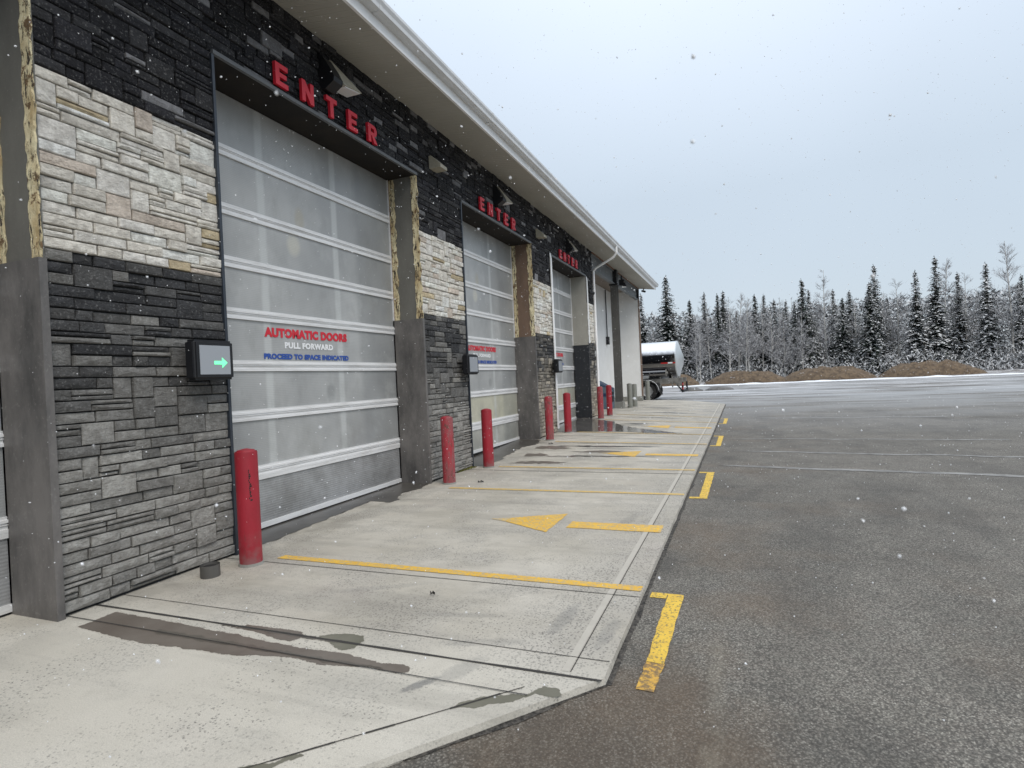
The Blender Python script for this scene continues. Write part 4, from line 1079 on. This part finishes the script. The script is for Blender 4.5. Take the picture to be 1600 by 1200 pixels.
bir = [('b0',-.3,85-8,7.5,'pale bare aspen trunk left of the long dirt pile'),('b1',3.2,77,9.2,'white-trunked aspen rising behind the middle of the long dirt pile'),
 ('b2',5.1,78,10.4,'bare aspen, left one of the close pair right of the middle'),('b3',5.5,78.5,10.0,'bare aspen, right one of the close pair right of the middle'),
 ('b4',8.6,78,6.0,'aspen leaning strongly to the right beside the gap in the dirt piles'),('b1',8.0,79,8.6,'upright thin aspen in front of the shorter spruces on the right'),
 ('b4',10.1,79,6.2,'second right-leaning aspen, behind the right dirt pile'),('b0',11.6,79,8.4,'pale aspen trunk under the tall right-hand spruce'),
 ('b1',.9,80,10.6,'frosted aspen with a wide pale crown left of the middle spruces'),('b2',4.2,80,11.4,'tallest frosted aspen crown, right of the dark-topped middle spruce'),
 ('b3',-.9,80,9.2,'frosted aspen between the two pointed spruces right of the trailer'),('b0',7.2,81,9.8,'frosted aspen crown just right of the dark spruce near the middle'),
 ('b3',9.6,80,8.6,'frosted aspen crown left of the tall right-hand spruce'),
 ('b2',-6.4,84,9.6,'bent frosted aspen between the pale spruce and the tallest spruce')]
for i, (k, x, y, h, lab) in enumerate(bir): tree(k, x, y, h, lab, GT, 0 if k == 'b4' else i*1.1)
r = random.Random(11)
LB = {'c': 'snow-dusted spruce in the second rank of the forest, behind the trees of the edge', 'b': 'frosted leafless aspen in the second rank of the forest, among the rear spruces'}
for i in range(62):
    x = -22+ i*1.15 + r.uniform(-.5,.5); y = r.uniform(90, 99)
    kd = r.choice(['c1','c4','c5','c0','b0','b1','c2','b3','c1'])
    hh = (r.uniform(9.5, 12.6) if kd[0] == 'c' else r.uniform(10, 13))
    tree(kd, x, y, hh, LB[kd[0]], 'second rank of the forest', r.uniform(0, 6))
for i in range(26):
    x = 14.5+i*1.75+r.uniform(-.5,.5); kd = r.choice(['c0','c4','c1','c4','b1','c5','b2','b0'])
    tree(kd, x, r.uniform(80, 88), r.uniform(9.5, 15) , {'c': 'snow-dusted spruce of the forest edge beyond the tall right-hand spruce', 'b': 'leafless aspen of the forest edge beyond the tall right-hand spruce'}[kd[0]], 'forest edge to the right', r.uniform(0, 6))
for i in range(8):
    x = -11-i*2.2; kd = r.choice(['c0','c2','c4','b1'])
    tree(kd, x, r.uniform(80, 88), r.uniform(9, 13), {'c': 'snow-dusted spruce hidden behind the building end', 'b': 'leafless aspen hidden behind the building end'}[kd[0]], 'forest edge behind the building', r.uniform(0, 6))
# undergrowth and the deep forest: uncountable
ug = MB(); r = random.Random(21)
for i in range(34000):
    x = r.uniform(-24, 62); y = r.uniform(77, 84) if i % 2 else r.uniform(86, 92)
    hmax = 2.2+1.6*noise.noise(Vector((x*.3, y*.3, 0)))
    z = r.uniform(0, 1)**1.4*max(.8, hmax); L_ = r.uniform(.25, .7)
    d = Vector((r.uniform(-1,1), r.uniform(-1,1), r.uniform(.1,1.2))).normalized(); s = d.cross(Vector((r.uniform(-1,1),1,r.uniform(-1,1)))).normalized()*r.uniform(.012,.05)
    v_ = r.uniform(.6,.9) if r.random() < .5 else r.uniform(.03,.12); c = (v_, v_, v_*1.0)
    p = Vector((x, y, z)); ug.face([p-s, p+s, p+d*L_], c)
o = ug.build('undergrowth', M_TWIG, fix=False); tag(o, 'frosted brush between the tree trunks', 'undergrowth', kind='stuff')
dm_ = MB()
for i in range(90000):
    x = r.uniform(-30, 80); y = r.uniform(100, 112)
    hm = 11.0+1.9*noise.noise(Vector((x*.35, 0, 0)))
    z = r.uniform(0, 1)*hm; L_ = r.uniform(.3, .8)
    d = Vector((r.uniform(-1,1), r.uniform(-1,1), r.uniform(-.3,1))).normalized(); s = d.cross(Vector((r.uniform(-1,1),1,r.uniform(-1,1)))).normalized()*r.uniform(.04,.16)
    v_ = r.uniform(.5,.85) if r.random() < .48 else r.uniform(.05,.16); c = (v_*.98, v_, v_*1.02)
    p = Vector((x, y, z)); dm_.face([p-s, p+s, p+d*L_], c)
o = dm_.build('far_forest', M_TWIG, fix=False); tag(o, 'grey frosted forest mass behind the nearer trees', 'forest', kind='stuff')

# ------------------------------------------------------------------ falling snow
fk = MB(); r = random.Random(31); cpos = Vector((4.44, 0, 1.5))
cnt = 0
near_ = 30
while cnt < 13000:
    t = r.random()
    p = Vector((r.uniform(.15, 9), r.uniform(.4, 15), r.uniform(.05, 6.5)))
    if p.x < 1.05 and p.z > 5.4: continue
    if cnt < near_:
        dd = fw + rt*r.uniform(-.85,.85) + up*r.uniform(-.62,.62); p = cpos + dd*r.uniform(.7, 1.7)
    elif (p-cpos).length < 1.7: continue
    s = r.uniform(.0018, .0042)*(1.0 if r.random() < .95 else 1.6)
    n = len(fk.v); ax = [Vector((r.uniform(-1,1),r.uniform(-1,1),r.uniform(-1,1))).normalized() for _ in range(2)]
    u = ax[0]; v_ = u.cross(ax[1]).normalized(); w_ = u.cross(v_)
    for q in (u*s*r.uniform(.9,1.7), -u*s, v_*s, -v_*s, w_*s*.8, -w_*s*.8): fk.v.append(tuple(p+q))
    for q in ((0,2,4),(2,1,4),(1,3,4),(3,0,4),(2,0,5),(1,2,5),(3,1,5),(0,3,5)): fk.f.append(tuple(n+i for i in q)); fk.c.append(None)
    cnt += 1
o = fk.build('falling_snow', M_FLAKE, fix=False); tag(o, 'small white snowflakes drifting down in front of the building', 'snowflakes', kind='stuff')
